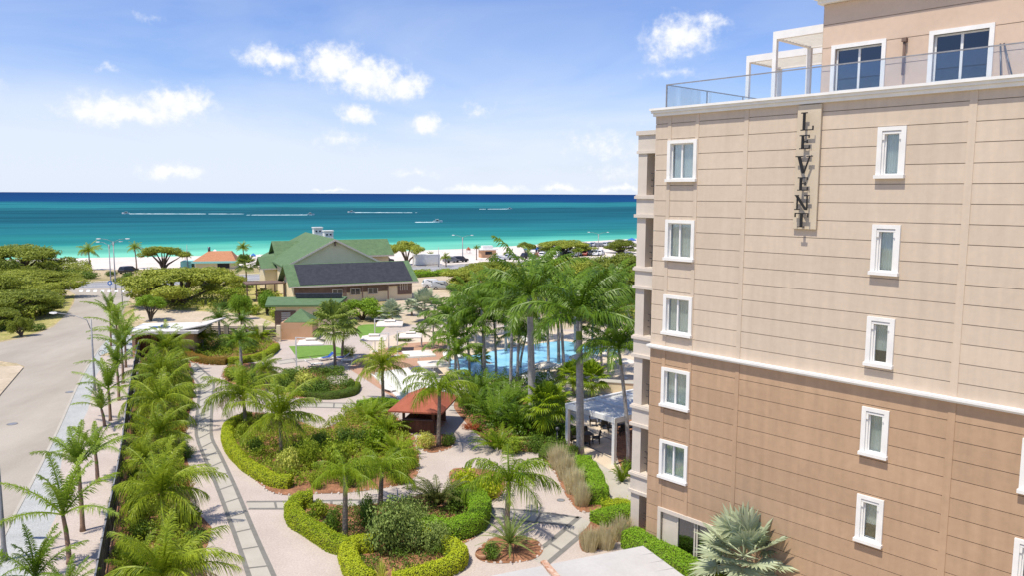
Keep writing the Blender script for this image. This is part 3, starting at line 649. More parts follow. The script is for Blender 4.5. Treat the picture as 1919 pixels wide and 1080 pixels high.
    p = MB(); z = ZT+.03; kk = 0
    zs = [ZT+.03]+[ZT+.25+i*.82 for i in range(1,5)]
    zs = [v for v in zs if v < PT-.1]+[PT]
    for i in range(len(zs)-1): cut(p, PX, X1, zs[i]+(.01 if i else 0), zs[i+1]-.01, PY, PY+.0595, pw)
    p.box(PX,PY+.0,ZT+.03,PX+.01,PY+9,PT)
    p.box(PX+.011,PY+.401,ZT+.03,X1,PY+9,PT-.02)
    p.build('penthouse_wall', mat('rosy_beige_stucco', (.62,.47,.355), .9, (.57,.43,.32), .4, fine=(5,.03)), hb)
    c = MB(); c.box(PX-.14,PY-.25,PT+.001,X1,PY+9.2,PT+.14); c.box(PX-.22,PY-.42,PT+.141,X1,PY+9.3,PT+.26); c.build('penthouse_cornice', M['white'], hb)
    for (x0,x1,z0,z1) in pw:
        e = MB(); t = .15
        e.box(x0-.14,PY-.06,z0-.1,x0+.0,PY+.12,z1+.14); e.box(x1,PY-.06,z0-.1,x1+.14,PY+.12,z1+.14); e.box(x0,PY-.06,z1,x1,PY+.12,z1+.14); e.box(x0,PY-.06,z0-.1,x1,PY+.12,z0)
        win = e.build('window', M['white'], hb)
        f = MB(); f.box(x0,PY+.1,z0,x0+.06,PY+.18,z1); f.box(x1-.06,PY+.1,z0,x1,PY+.18,z1); f.box((x0+x1)/2-.04,PY+.1,z0,(x0+x1)/2+.04,PY+.18,z1); f.box(x0+.06,PY+.11,z1-.06,x1-.06,PY+.17,z1)
        f.build('window_frame', M['metalw'], win)
        g_ = MB(); g_.box(x0+.06,PY+.13,z0,x1-.06,PY+.135,z1-.06); g_.build('pane', M['glassb'], win)
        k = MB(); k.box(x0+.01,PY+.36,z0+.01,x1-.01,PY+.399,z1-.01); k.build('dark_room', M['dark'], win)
    v = MB(); v.tube([(8.85,PY-.09,19.3),(8.85,PY-.09,20.4)], .045); v.box(8.78,PY-.17,20.4,8.93,PY-.005,20.52); v.build('drain_pipe', M['taupe'], hb)
    v = MB(); v.tube([(11.95,PY-.4,ZT+.03),(11.75,PY-.05,ZT+1.3)], .025); v.tube([(12.3,PY-.4,ZT+.03),(11.85,PY-.05,ZT+1.3)], .025); v.build('shadow_bars', M['steel'], hb)  # slanted dark tubes drawn in place of a shadow on the penthouse wall
    # white louvred pergolas on the terrace
    for (xa, xb, ya, yb, lab) in ((3.42,5.80,2.85,5.6,'nearer louvred terrace pergola beside the penthouse wall'),(-.30,5.6,7.0,9.8,'farther wider louvred terrace pergola')):
        g_ = MB(); zt = 21.62; zl = zt-.30
        for x in (xa, xb-.16):
            for y in (ya, yb): g_.box(x,y,ZT+.03,x+.16,y+.16,zl)
        if xb-xa > 4: g_.box((xa+xb)/2,ya,ZT+.03,(xa+xb)/2+.16,ya+.16,zl)
        g_.box(xa,ya,zl,xb,ya+.16,zt); g_.box(xa,yb,zl,xb,yb+.16,zt); g_.box(xa,ya+.16,zl,xa+.16,yb,zt); g_.box(xb-.16,ya+.16,zl,xb,yb,zt)
        o = g_.build('terrace_pergola', M['white'], hb); o['label'] = lab
        l_ = MB(); n = int((yb-ya-.4)/.26)
        for i in range(n):
            y = ya+.3+i*.26; l_.box(xa+.161,y,zl+.02,xb-.161,y+.05,zl+.22)
        l_.build('louvre', M['metalw'], o)
hotel()
#==SPLIT==
# ------------------------------------------------------------------ plants
def frond(b, o, az, el0, L_, bend, nl, ll, lw, droop, r, wind=(0,0), plum=0.0, vee=.35, twist=0):
    p = Vector(o); ns = 10; pts = [p.copy()]; dirs = []
    for i in range(ns):
        t = (i+.5)/ns; el = el0-bend*(t**1.15)
        d = Vector((math.cos(el)*math.cos(az), math.cos(el)*math.sin(az), math.sin(el)))
        d += Vector((wind[0], wind[1], 0))*t*1.0; d.normalize(); dirs.append(d)
        p = p+d*(L_/ns); pts.append(p.copy())
    dirs.append(dirs[-1])
    # rachis as a thin folded strip
    for i in range(ns):
        d = dirs[i]; s = d.cross(Vector((0,0,1)));
        if s.length < 1e-3: s = Vector((1,0,0))
        s.normalize(); w0 = .035*L_/2.5*(1-i/ns)+.008; w1 = .035*L_/2.5*(1-(i+1)/ns)+.008; u = s.cross(d)
        b.face([pts[i]-s*w0, pts[i+1]-s*w1, pts[i+1]+u*w1, pts[i]+u*w0]); b.face([pts[i]+u*w0, pts[i+1]+u*w1, pts[i+1]+s*w1, pts[i]+s*w0])
    for k in range(nl):
        t = .13+.87*(k+.5)/nl; x = t*ns; i = min(int(x), ns-1); q = pts[i].lerp(pts[i+1], x-i); d = dirs[i]
        s = d.cross(Vector((0,0,1)))
        if s.length < 1e-3: s = Vector((math.sin(az),-math.cos(az),0))
        s.normalize(); u = s.cross(d)
        env = max(.18, math.sin(math.pi*min(1, .10+.86*t))**.55)
        for sg in (-1, 1):
            if r.random() < .04: continue
            l = ll*env*r.uniform(.85,1.12); sw = .45+.55*t+r.uniform(-.12,.12)
            ve = vee+r.uniform(-.18,.18)+ (r.uniform(-1,1)*plum)
            dd = (s*sg*math.cos(sw)+d*math.sin(sw)+u*ve).normalized()
            m1 = q+dd*l*.5+Vector((wind[0]*.12*l, wind[1]*.12*l, -droop*l*.22)); e = q+dd*l*.92+Vector((wind[0]*.35*l, wind[1]*.35*l, -droop*l*.85))
            wv = d*lw*.5
            b.face([q-wv*.6, m1-wv, m1+wv, q+wv*.6]); b.face([m1-wv, e, m1+wv])
GA = 2.39996
def crown(kind, seed):
    r = random.Random(seed); b = MB()
    if kind == 'coco':        # long arching yellow-green fronds, drooping skirts
        n = 23
        for i in range(n):
            t = i/(n-1); el = R(84)-t*R(86)+r.uniform(-.22,.22); b.mi = 1 if i in (n-1, n-4) else 0
            frond(b, (0,0,0), i*GA+r.uniform(-.35,.35), el, r.uniform(.75,1.15), R(50)+t*R(24)+r.uniform(-.3,.35), 52, .23, .0135, .6+t*.8+r.uniform(-.2,.3), r, (.30,.04), vee=.18, plum=.30)
    elif kind == 'queen':     # fountain of fine drooping fronds blown to one side
        n = 15
        for i in range(n):
            t = i/(n-1); el = R(80)-t*R(60)+r.uniform(-.1,.1)
            frond(b, (0,0,0), i*GA+r.uniform(-.2,.2), el, r.uniform(.9,1.1), R(95)+r.uniform(-.15,.15), 44, .26, .016, 1.2, r, (.25,.05), plum=.55, vee=.1)
    elif kind == 'royal':     # bigger, straighter plumes
        n = 15
        for i in range(n):
            t = i/(n-1); el = R(84)-t*R(78)+r.uniform(-.1,.1)
            frond(b, (0,0,.05), i*GA+r.uniform(-.2,.2), el, r.uniform(.92,1.08), R(60)+r.uniform(-.1,.3), 50, .24, .021, .85, r, (.16,.02), plum=.3, vee=.2)
    elif kind == 'street':    # few short stiff upright fronds, bushy at the top
        n = 11
        for i in range(n):
            up = i < 6; el = R(r.uniform(68,89)) if up else R(r.uniform(30,58)); l = r.uniform(.75,1.0) if up else r.uniform(1.0,1.25)
            frond(b, (0,0,0), i*GA+r.uniform(-.4,.4), el, l, R(r.uniform(20,50)) if up else R(r.uniform(40,70)), 60, .19, .0165, .7, r, (.06,.0), plum=.35, vee=.3)
    elif kind == 'areca':     # dense clump of many stems from the ground
        n = 34
        for i in range(n):
            a = r.uniform(0,6.28); q = (math.cos(a)*r.uniform(0,.22), math.sin(a)*r.uniform(0,.22), 0)
            frond(b, q, a+r.uniform(-.4,.4), R(r.uniform(50,88)), r.uniform(.75,1.12), R(r.uniform(45,95)), 26, .20, .020, .6, r, (.1,.0), vee=.3)
    elif kind == 'cycad':     # spiky rosette
        n = 42
        for i in range(n):
            t = i/(n-1); frond(b, (0,0,.05), i*GA, R(85)-t*R(78), r.uniform(.8,1.1), R(r.uniform(20,50)), 24, .12, .013, .2, r, vee=.4)
    elif kind == 'fan' or kind == 'silver':
        n = 30 if kind == 'fan' else 24
        for i in range(n):
            t = i/(n-1); az = i*GA+r.uniform(-.2,.2); el = R(82)-t*R(112)+r.uniform(-.1,.1)
            d = Vector((math.cos(el)*math.cos(az), math.cos(el)*math.sin(az), math.sin(el)))
            pl = r.uniform(.42,.58) if kind == 'fan' else r.uniform(.36,.5); c = d*pl
            s = d.cross(Vector((0,0,1))); s = s.normalized() if s.length > 1e-3 else Vector((1,0,0)); u = s.cross(d)
            w_ = .012; b.face([-s*w_, c-s*w_, c+s*w_, s*w_])
            nb = 26; sp = R(125) if kind == 'silver' else R(110); fl = .5 if kind == 'silver' else .52
            for k in range(nb):
                a = -sp+2*sp*k/(nb-1); l = fl*(1-.25*abs(a)/sp)*r.uniform(.9,1.08)
                dd = (d*math.cos(a)+s*math.sin(a)+u*(.10+.12*abs(math.sin(a)))).normalized(); pw = dd.cross(u).normalized()*(.026 if kind == 'silver' else .02)
                dr = .10 if kind == 'silver' else .38
                mid = c+dd*l*.62+Vector((0,0,-dr*.15*l)); e = c+dd*l+Vector((0,0,-dr*l)); z_ = u*(.012 if k%2 else -.012)
                b.face([c, mid-pw+z_, e, mid+pw-z_])
    me = b.data(kind+'_crown', [M[{'coco':'coco','queen':'queen','royal':'royal','street':'street','areca':'areca','cycad':'cycad','fan':'fan','silver':'silver'}[kind]], M['dead']])
    return me
CR = {k: [crown(k, 11+i*5) for i in range(nv)] for k, nv in dict(coco=7, queen=4, royal=5, street=5, areca=3, cycad=2, fan=2, silver=2).items()}
count = {}
def palm(kind, base, head, spread, label, rad=None, bark=None, group=None, lean=None, mt=None, cat='palm tree', squash=1.0, dx=None, name=None):
    """base, head: photo pixels of trunk foot and crown centre; spread: crown width in photo pixels"""
    B = G(*base); z = z_at(B, head[1]); s = spread*mpp((B.x,B.y,z))/2/ {'coco':.86,'queen':.85,'royal':.90,'street':.80,'areca':.95,'cycad':.95,'fan':.95,'silver':.9}[kind]
    X = (head[0]-proj((B.x,B.y,z))[0])*mpp((B.x,B.y,z))
    r = random.Random(int(base[0]*13+base[1]*7))
    nm = name or {'coco':'coconut_palm','queen':'queen_palm','royal':'royal_palm','street':'young_palm','areca':'areca_palm','cycad':'cycad','fan':'fan_palm','silver':'silver_palm'}[kind]
    root = empty(nm, B, 0, label, cat, group)
    z = max(z, .12)
    if kind not in ('areca','cycad') or z > .5:
        rb = rad or (.11 if kind in ('street',) else .15)
        n = 10; pts = []; rr = []
        for i in range(n+1):
            t = i/n; pts.append((X*(t**1.6), math.sin(t*3)*.05*z*.3, z*t))
            rr.append(rb*(1.35 if i == 0 else (1.08-.33*t + (.10*math.sin(t*3.0) if kind == 'royal' else 0))))
        b = MB(); b.tube(pts, rr, 10)
        bk = bark or ('barkg' if kind == 'royal' else 'barkr' if kind == 'street' else 'bark')
        b.build('trunk', M[bk], root)
        if kind in ('royal','street'):
            q = MB(); top = Vector(pts[-1]); d = (top-Vector(pts[-2])).normalized(); h = s*.30
            q.tube([top-d*h, top-d*h*.8, top-d*h*.4, top+d*.08*s], [rb*.80, rb*.92, rb*.78, rb*.35], 10); q.build('crownshaft', M['shaft'], root)
        if kind == 'coco' and s > 1.2:
            q = MB(); rn = random.Random(5)
            for k in range(6):
                a = rn.uniform(0,6.28); c = Vector((X+math.cos(a)*.2, math.sin(a)*.2, z-.18+rn.uniform(-.06,.06)))
                q.tube([c+Vector((0,0,-.13)), c+Vector((0,0,-.07)), c, c+Vector((0,0,.09)), c+Vector((0,0,.13))], [.03,.095,.12,.08,.02], 7)
            q.build('coconuts', M['coconut'], root)
    v = CR[kind][count.get(kind, 0) % len(CR[kind])]; count[kind] = count.get(kind, 0)+1
    rz = r.uniform(-.9,.9) if kind in ('coco','queen','royal') else r.uniform(0,6.28)
    inst('crown' if kind not in ('areca','cycad') else 'fronds', v, root, (X,0,z), rz, (s,s,s*squash), mt and M[mt])
    return root
# leaf-clump shrubs and tree crowns
def clump(seed, n, size, lumps, flat=1.0, up=0.0):
    r = random.Random(seed); b = MB(); tot = sum(l[3]**2 for l in lumps)
    for (x,y,z,rad) in lumps:
        k = int(n*rad*rad/tot)
        for _ in range(k):
            while True:
                v = Vector((r.uniform(-1,1), r.uniform(-1,1), r.uniform(-1,1)))
                if .02 < v.length < 1: break
            v = v.normalized()*(r.uniform(.45,1.06)**.6)
            wob = 1+.45*mnoise.noise(Vector((x+v.x*2.1, y+v.y*2.1, z+v.z*2.1+seed)))
            c = Vector((x+v.x*rad*wob, y+v.y*rad*wob, z+v.z*rad*flat*wob))
            if c.z < .02: continue
            nrm = (v+Vector((r.uniform(-.9,.9), r.uniform(-.9,.9), r.uniform(-.6,1.0+up)))).normalized()
            t = nrm.cross(Vector((r.uniform(-1,1), r.uniform(-1,1), r.uniform(-1,1)))).normalized(); u = nrm.cross(t); s = size*r.uniform(.6,1.3)
            b.face([c-t*s*.5, c+u*s*.33, c+t*s*.6, c-u*s*.33])
    return b
def shrub_mesh(seed, n=1500, size=.10):
    r = random.Random(seed); L_ = [(0,0,.45,.5)]+[(r.uniform(-.55,.55), r.uniform(-.55,.55), r.uniform(.3,.6), r.uniform(.28,.42)) for _ in range(8)]
    b = clump(seed, n, size, L_)
    for i in range(6):
        a = r.uniform(0,6.28); b.tube([(0,0,0),(math.cos(a)*.25,math.sin(a)*.25,.5)], [.02,.01], 4, False)
    return b.data('shrub_foliage', M['shrub'])
def grass_mesh(seed, n=420):
    r = random.Random(seed); b = MB()
    for i in range(n):
        a = r.uniform(0,6.28); q = r.random()**.5*.55; c = Vector((math.cos(a)*q, math.sin(a)*q, 0)); h = r.uniform(.5,1.05); ln = Vector((math.cos(a)*q*.7+r.uniform(-.2,.3), math.sin(a)*q*.7+r.uniform(-.2,.2), h))
        s = Vector((math.sin(a),-math.cos(a),0))*.018
        m1 = c+ln*.55+Vector((0,0,.05)); b.face([c-s,c+s,m1+s,m1-s]); b.face([m1-s,m1+s,c+ln])
        for k in range(2):
            e = m1+Vector((r.uniform(-.15,.15), r.uniform(-.15,.15), r.uniform(.05,.25))); b.face([m1-s*.6, m1+s*.6, e])
    return b.data('grass_blades', M['drygrass'])
def blade_mesh(seed, n=90):
    r = random.Random(seed); b = MB()
    for i in range(n):
        a = i*GA; el = R(r.uniform(8,88)); l = r.uniform(.75,1.05); d = Vector((math.cos(el)*math.cos(a), math.cos(el)*math.sin(a), math.sin(el))); s = d.cross(Vector((0,0,1))).normalized()*.035
        m1 = d*l*.5; e = d*l+Vector((0,0,-.10*l)); b.face([-s*.6, m1-s, m1+s, s*.6]); b.face([m1-s, e, m1+s])
    return b.data('blades', M['shruby'])
SM = [shrub_mesh(40+i) for i in range(5)]; SF = [shrub_mesh(60+i, 4200, .062) for i in range(3)]; GM = [grass_mesh(70+i) for i in range(3)]; BM_ = [blade_mesh(80+i) for i in range(2)]
def shrub(px, py, wpx, hpx, m, label, kind='leaf', group=None, cat=None, name=None):
    B = G(px, py); k = mpp(B); rw = wpx*k/2
    h = hpx*k*1.03
    lib, nm, ct = {'leaf':(SM,'shrub','shrub'), 'fine':(SF,'shrub','shrub'), 'grass':(GM,'ornamental_grass','grass clump'), 'blade':(BM_,'spiky_plant','plant')}[kind]
    r = random.Random(int(px*3+py*17)); me = lib[r.randrange(len(lib))]
    o = inst(name or nm, me, None, (B.x,B.y,0), r.uniform(0,6.28), (rw/.9, rw/.9, h/.95), M[m]); tag(o, label, cat or ct, group); return o
def hedge(pts, wd, ht, m, label, dens=900, ls=.062, name='hedge', closed=False, group=None, red=None):
    P = smooth([G(*p) for p in pts], 5, closed); r = random.Random(int(pts[0][0])); b = MB(); n = len(P)
    prof = [(-.5,0),(-.52,.35),(-.50,.75),(-.40,.95),(-.2,1.0),(.2,1.0),(.40,.95),(.50,.75),(.52,.35),(.5,0)]
    rings = []
    for i in range(n):
        d = (P[min(i+1,n-1)]-P[max(i-1,0)]).normalized(); s = Vector((-d.y,d.x,0)); ring = []
        for (x,z) in prof:
            j = 1+.20*mnoise.noise(P[i]*1.1+Vector((x*3,z*3,0))); q = P[i]+s*x*wd*j; ring.append(Vector((q.x,q.y,z*ht*j*.97)))
        rings.append(ring)
    base = len(b.v)
    for ring in rings: b.v += [tuple(Vector((p.x,p.y,p.z*.93))) for p in ring]
    k = len(prof)
    for i in range(n-1):
        for j in range(k-1):
            b.f.append((base+i*k+j, base+(i+1)*k+j, base+(i+1)*k+j+1, base+i*k+j+1)); b.m.append(1); b.sm.append(True)
    for e in (0, n-1):
        b.f.append(tuple(base+e*k+j for j in range(k))); b.m.append(1); b.sm.append(False)
    def leafat(c, nm):
        nn = (nm+Vector((r.uniform(-.8,.8), r.uniform(-.8,.8), r.uniform(-.5,.9)))).normalized(); t = nn.cross(Vector((r.uniform(-1,1),r.uniform(-1,1),r.uniform(-1,1)))).normalized(); u = nn.cross(t); s_ = ls*r.uniform(.6,1.3)
        c = c+nm*r.uniform(-.02,.06); b.face([c-t*s_*.5, c+u*s_*.36, c+t*s_*.6, c-u*s_*.36])
    for i in range(n-1):
        for j in range(k-1):
            a, b1, c, d = rings[i][j], rings[i+1][j], rings[i+1][j+1], rings[i][j+1]; nm = (c-a).cross(d-b1); ar = nm.length/2; nm = nm.normalized() if ar > 0 else Vector((0,0,1))
            if nm.dot((a+c)/2-(P[i]+Vector((0,0,ht*.4)))) < 0: nm = -nm
            for _ in range(int(ar*dens+r.random())):
                u, v = r.random(), r.random(); leafat(a.lerp(b1,u).lerp(d.lerp(c,u),v), nm)
    for e, dr in ((0,-1),(n-1,1)):
        dd = (P[min(e+1,n-1)]-P[max(e-1,0)]).normalized()*dr; s = Vector((-dd.y,dd.x,0))
        for _ in range(int(wd*ht*dens)): leafat(P[e]+s*r.uniform(-.48,.48)*wd+Vector((0,0,r.uniform(.05,.98)*ht)), dd)
    for _ in range(int(n*wd*7)):
        i = r.randrange(n); q = P[i]+Vector((r.uniform(-.5,.5)*wd, r.uniform(-.5,.5)*wd, ht*r.uniform(.9,1.0))); l = r.uniform(.06,.20)
        for k_ in range(5): leafat(q+Vector((r.uniform(-.05,.05), r.uniform(-.05,.05), l*k_/4)), Vector((0,0,1)))
    o = b.build(name, [M[m], M['hcore']], None); return tag(o, label, 'hedge', group)
M['hcore'] = mat('hedge_twigs', (.10,.09,.03), .95, (.05,.06,.02), 4)
# thorn trees: low trunk, spreading limbs, wide uneven crown
def tree_mesh(seed, style):
    r = random.Random(seed); L_ = []; limbs = []
    if style == 'wide':       # unit: width 2 (radius 1), height 1 ; wind-combed, flat
        for i in range(26):
            a = r.uniform(0,6.28); q = r.random()**.6*.85; x = math.cos(a)*q+.08; y = math.sin(a)*q
            L_.append((x, y, .80-.30*q*q+r.uniform(-.12,.06), r.uniform(.20,.32)))
        for i in range(14):
            a = r.uniform(0,6.28); q = r.uniform(.5,.95); L_.append((math.cos(a)*q, math.sin(a)*q, r.uniform(.26,.52), r.uniform(.18,.28)))
        b = clump(seed, 26000, .042, L_, .42, .6)
    elif style == 'round':
        for i in range(20):
            a = r.uniform(0,6.28); q = r.random()**.6*.7; L_.append((math.cos(a)*q, math.sin(a)*q, .35+.45*r.random()*(1-q*.5), r.uniform(.2,.34)))
        b = clump(seed, 9000, .06, L_, .62, .5)
    else:                     # open: umbrella on a visible forked trunk
        for i in range(18):
            a = r.uniform(0,6.28); q = r.random()**.6*.85; L_.append((math.cos(a)*q, math.sin(a)*q, .86-.34*q*q+r.uniform(-.10,.05), r.uniform(.18,.30)))
        b = clump(seed, 14000, .045, L_, .5, .6)
    lm = MB()
    for (x,y,z,q) in L_[::2]:
        lm.tube([(0,0,.0),(x*.25,y*.25,z*.4),(x*.7,y*.7,z*.75),(x,y,z)], [.06,.042,.022,.008], 5, False)
    return b.data('tree_crown_'+style, M['tree']), lm.data('tree_limbs_'+style, M['wood'])
TM = {s: [tree_mesh(90+i*3+j, s) for i in range(v)] for j, (s, v) in enumerate((('wide',4),('round',2),('open',3)))}
tc_ = {}
def tree(px, py, wpx, top, style, label, m='tree', group=None):
    B = G(px, py); k = mpp(B); wr = wpx*k/2; h = z_at(B, top); i = tc_.get(style,0); tc_[style] = i+1
    cm, lm = TM[style][i%len(TM[style])]; r = random.Random(int(px*5+py)); rz = r.uniform(0,6.28)
    root = empty('thorn_tree' if style != 'round' else 'broadleaf_tree', B, 0, label, 'tree', group)
    inst('trunk', lm, root, (0,0,0), rz, (wr,wr,h*.97)); inst('crown', cm, root, (0,0,0), rz, (wr,wr,h*1.0), M[m])
    return root
#==SPLIT==
# --- trees far to near
FT = 'thorn trees near the boulevard'
for a in [
 (40,520,175,453,'wide','large dark thorn tree at the left edge before the beach','treed'),
 (-70,540,170,462,'wide','thorn tree cut by the left edge behind the boulevard','treed'),
 (45,560,200,503,'wide','widest low thorn tree left of the road, behind the others','tree'),
 (95,535,110,506,'wide','low thorn tree reaching toward the road junction','tree'),
 (5,598,180,540,'wide','front thorn tree shading the grass left of the road','treed'),
 (-60,580,180,505,'wide','thorn tree cut by the left edge beside the road grass','tree'),
 (75,592,90,558,'wide','smaller thorn tree at the roadside corner left of the lamp','treed'),
 (70,572,110,528,'wide','thorn tree filling the gap before the junction','tree'),
 (-30,620,110,575,'wide','thorn tree at the left edge over the roadside grass','treed'),
 (15,540,150,497,'wide','thorn tree behind the widest one','tree'),
 (40,632,50,590,'round','small pale thorn bush on the dry grass left of the road','tree'),
 (340,572,205,496,'wide','broad yellow green thorn tree right of the road junction','tree'),
 (400,548,110,497,'wide','thorn tree behind the broad one, toward the orange roof','tree'),
 (282,603,66,553,'open','small bright green tree on the bare ground behind the gatehouse','treel'),
 (306,506,92,459,'open','wind bent thorn tree on the beach left of the orange roof','tree'),
 (762,497,74,448,'open','lone umbrella shaped tree right of the green gable','tree'),
 (985,480,42,453,'open','small umbrella tree among the beach parking, left','treed'),
 (1062,478,110,447,'wide','wide thorn tree behind the parked cars by the beach','tree'),
 (1162,474,66,447,'wide','thorn tree by the beach next to the hotel balconies','treed'),
 (888,545,130,498,'wide','olive thorn tree right of the silver parked car','tree'),
 (975,560,180,496,'wide','large olive thorn tree behind the tall palms','tree'),
 (1075,555,200,478,'wide','largest olive thorn tree right of the tall palms','tree'),
 (1165,570,170,470,'wide','dark thorn tree touching the hotel balcony edge','treed'),
 (1120,600,180,520,'wide','thorn tree low behind the royal palms','treed'),
 (1250,560,170,480,'wide','thorn tree hidden partly by the hotel','treed'),
 (930,520,100,487,'wide','low thorn tree along the boulevard behind the lot','tree'),
 (680,600,95,555,'round','dense bright green round tree before the dark panel roof','treel'),
 (720,604,60,570,'round','second round green tree, right of the dense one','treel'),
 (450,600,50,545,'round','green bush tree on the dry field left of the house','treel'),
 (500,590,60,540,'round','green tree against the left wall of the house','treel'),
]: tree(*a)
# boulevard hedging and scrub
for i, (x, y, wd, hp, m) in enumerate([(170,522,46,14,'shrub'),(205,517,30,10,'shrub'),(240,522,30,12,'shrub'),(130,520,60,16,'shrub'),(225,528,30,9,'shrub'),(440,556,60,18,'shruby'),(420,580,40,14,'shrub'),
        (500,565,50,26,'shruby'),(525,600,40,26,'shruby'),(470,590,50,20,'shruby'),(790,513,60,9,'shruby'),(830,513,50,10,'shruby'),(870,513,50,9,'shrub'),(450,540,60,12,'shrub'),(100,523,60,14,'shrub'),
        (8,620,40,24,'shrub'),(70,620,40,14,'shrub'),(280,522,40,12,'shrub'),(950,478,22,7,'shrub'),(920,480,22,6,'shrub'),(1160,500,60,16,'shrub')]):
    shrub(x,y,wd,hp,m, ['low dark scrub bush, ','low green scrub bush, ','low rounded scrub bush, '][i%3]+['behind the boulevard left of the lamps','between the boulevard lamps and the beach','just right of the boulevard lamps','at the far side of the junction','nearest the crossing stripes','in the dry field beside the broad thorn tree',
      'on the bare ground right of the broad thorn tree','against the house on its left','yellow green, left of the small green roofed box','left of the green roofed annex','beside the boulevard kerb right of the house','in the kerb strip above the parked white car','in the kerb strip right of the silver car',
      'behind the dry field by the boulevard','left of the beach lamps under the palms','at the left edge on the roadside grass','on the roadside grass by the kerb','behind the broad thorn tree by the beach','beside the beach car park palms','left of the blue beach tent','by the boulevard next to the hotel'][i], group='scrub bushes')
# beach and far palms
for (k, b_, h_, sp, lab) in [('coco',(168,506),(166,470),40,'coconut palm alone on the beach left of the tall lamps'),('coco',(256,503),(252,464),28,'yellowish coconut palm right of the tall lamps'),
  ('coco',(88,506),(84,474),36,'coconut palm leaning beside the dark thorn tree'),('coco',(458,502),(455,464),26,'small palm on the beach right of the orange roof'),
  ('fan',(462,530),(460,497),52,'bushy fan palm in front of the orange roofed restaurant'),('fan',(493,500),(490,492),22,'small fan palm beside the green roof'),
  ('coco',(808,495),(806,478),18,'thin young palm by the white container'),('coco',(836,500),(834,482),22,'young palm left of the double beach lamp'),
  ('coco',(928,495),(927,480),18,'young palm before the tan beach hut'),('coco',(893,487),(893,464),14,'slim palm left of the tan beach hut'),
  ('coco',(1085,487),(1083,470),18,'young palm in front of the parked cars'),('coco',(352,497),(349,478),20,'thin palm left of the orange roof')]:
    palm(k, b_, h_, sp, lab, rad=.16)
# --- street palms on the verge
for i, (b_, h_, sp, lab) in enumerate([
  ((130,1058),(118,968),200,'young street palm with red trunk, nearest whole one on the verge'),
  ((155,997),(146,876),150,'street palm second from the front, tall grey trunk'),
  ((183,905),(179,852),120,'street palm close to the fence, third from the front'),
  ((207,790),(203,732),112,'slender street palm just right of the curved lamp post'),
  ((196,800),(190,768),88,'short street palm in front of the slender one'),
  ((223,752),(219,690),96,'street palm beside the fence, middle of the row'),
  ((231,720),(228,655),92,'street palm with thick base, third from the gatehouse'),
  ((236,690),(234,632),88,'street palm second from the gatehouse'),
  ((222,668),(218,612),84,'street palm behind the bicycle'),
  ((208,650),(206,588),76,'far street palm standing alone at the kerb'),
  ((70,1170),(66,1085),170,'street palm rising into the frame at the bottom left'),
  ((-12,1190),(-15,1100),130,'street palm showing only leaf tips at the bottom left corner'),
  ((135,1180),(128,1110),120,'street palm whose tips show at the bottom edge by the fence')]):
    palm('street', b_, h_, sp, lab, rad=.12, group='street palms on the verge')
# --- coconut palms of the planting strip
for (k, b_, h_, sp, lab) in [
  ('coco',(308,990),(303,925),190,'coconut palm with nuts and arching fronds in the strip, second from the bottom'),
  ('coco',(315,1150),(308,1080),235,'coconut palm in the strip at the bottom edge'),
  ('coco',(262,905),(268,868),120,'short palm against the fence behind the second coconut palm'),
  ('coco',(302,868),(298,816),128,'coconut palm in the strip left of the large clipped bed'),
  ('coco',(304,800),(300,755),150,'coconut palm in the strip beside the slatted path bend'),
  ('coco',(310,745),(303,704),122,'coconut palm in the strip level with the curved lamp'),
  ('coco',(315,700),(310,655),92,'coconut palm in the strip third from the gatehouse'),
  ('coco',(285,720),(283,694),80,'bushy palm close to the fence, far part of the strip'),
  ('coco',(318,665),(314,634),70,'coconut palm in front of the gatehouse wall'),
  ('coco',(262,1120),(258,1075),150,'low palm by the fence at the bottom edge'),
  # garden
  ('coco',(527,852),(525,782),165,'coconut palm with wide arching fronds in the large central bed'),
  ('coco',(460,800),(455,742),150,'yellowing coconut palm at the left end of the large bed'),
  ('coco',(718,755),(716,688),108,'coconut palm beside the white lounge platform'),
  ('queen',(647,1012),(647,892),125,'slim palm rising from the clipped hedge bed, left one'),
  ('queen',(713,948),(716,886),135,'palm with drooping crown right of the slim one'),
  ('queen',(950,992),(954,905),175,'drooping palm alone on the gravel near the golden bushes'),
  ('queen',(822,838),(824,735),138,'palm in front of the red roofed kiosk'),
  ('fan',(628,688),(624,610),108,'bushy fan palm with thick trunk beside the turf'),
  ('fan',(641,672),(645,622),60,'smaller palm behind the bushy fan palm'),
  ('royal',(412,640),(410,602),62,'small royal palm left of the low dark wall'),
  ('royal',(452,690),(450,640),66,'young palm above the yellow and russet hedge'),
  ('royal',(455,628),(452,605),50,'small palm by the low wall, second from the gatehouse'),
  ('coco',(380,660),(378,632),60,'small bushy palm over the russet hedge'),
  ('coco',(500,735),(498,692),60,'small yellow palm between the two upper beds'),
  # silver palms
  ('silver',(797,604),(796,573),72,'silver fan palm by the parking ground, larger'),
  ('silver',(737,612),(733,588),58,'silver fan palm left of the larger one'),
  ('silver',(772,592),(770,576),36,'small silver palm behind the other two'),
  ('silver',(1395,1120),(1393,1045),205,'large silver fan palm at the foot of the hotel wall'),
 ]: palm(k, b_, h_, sp, lab)
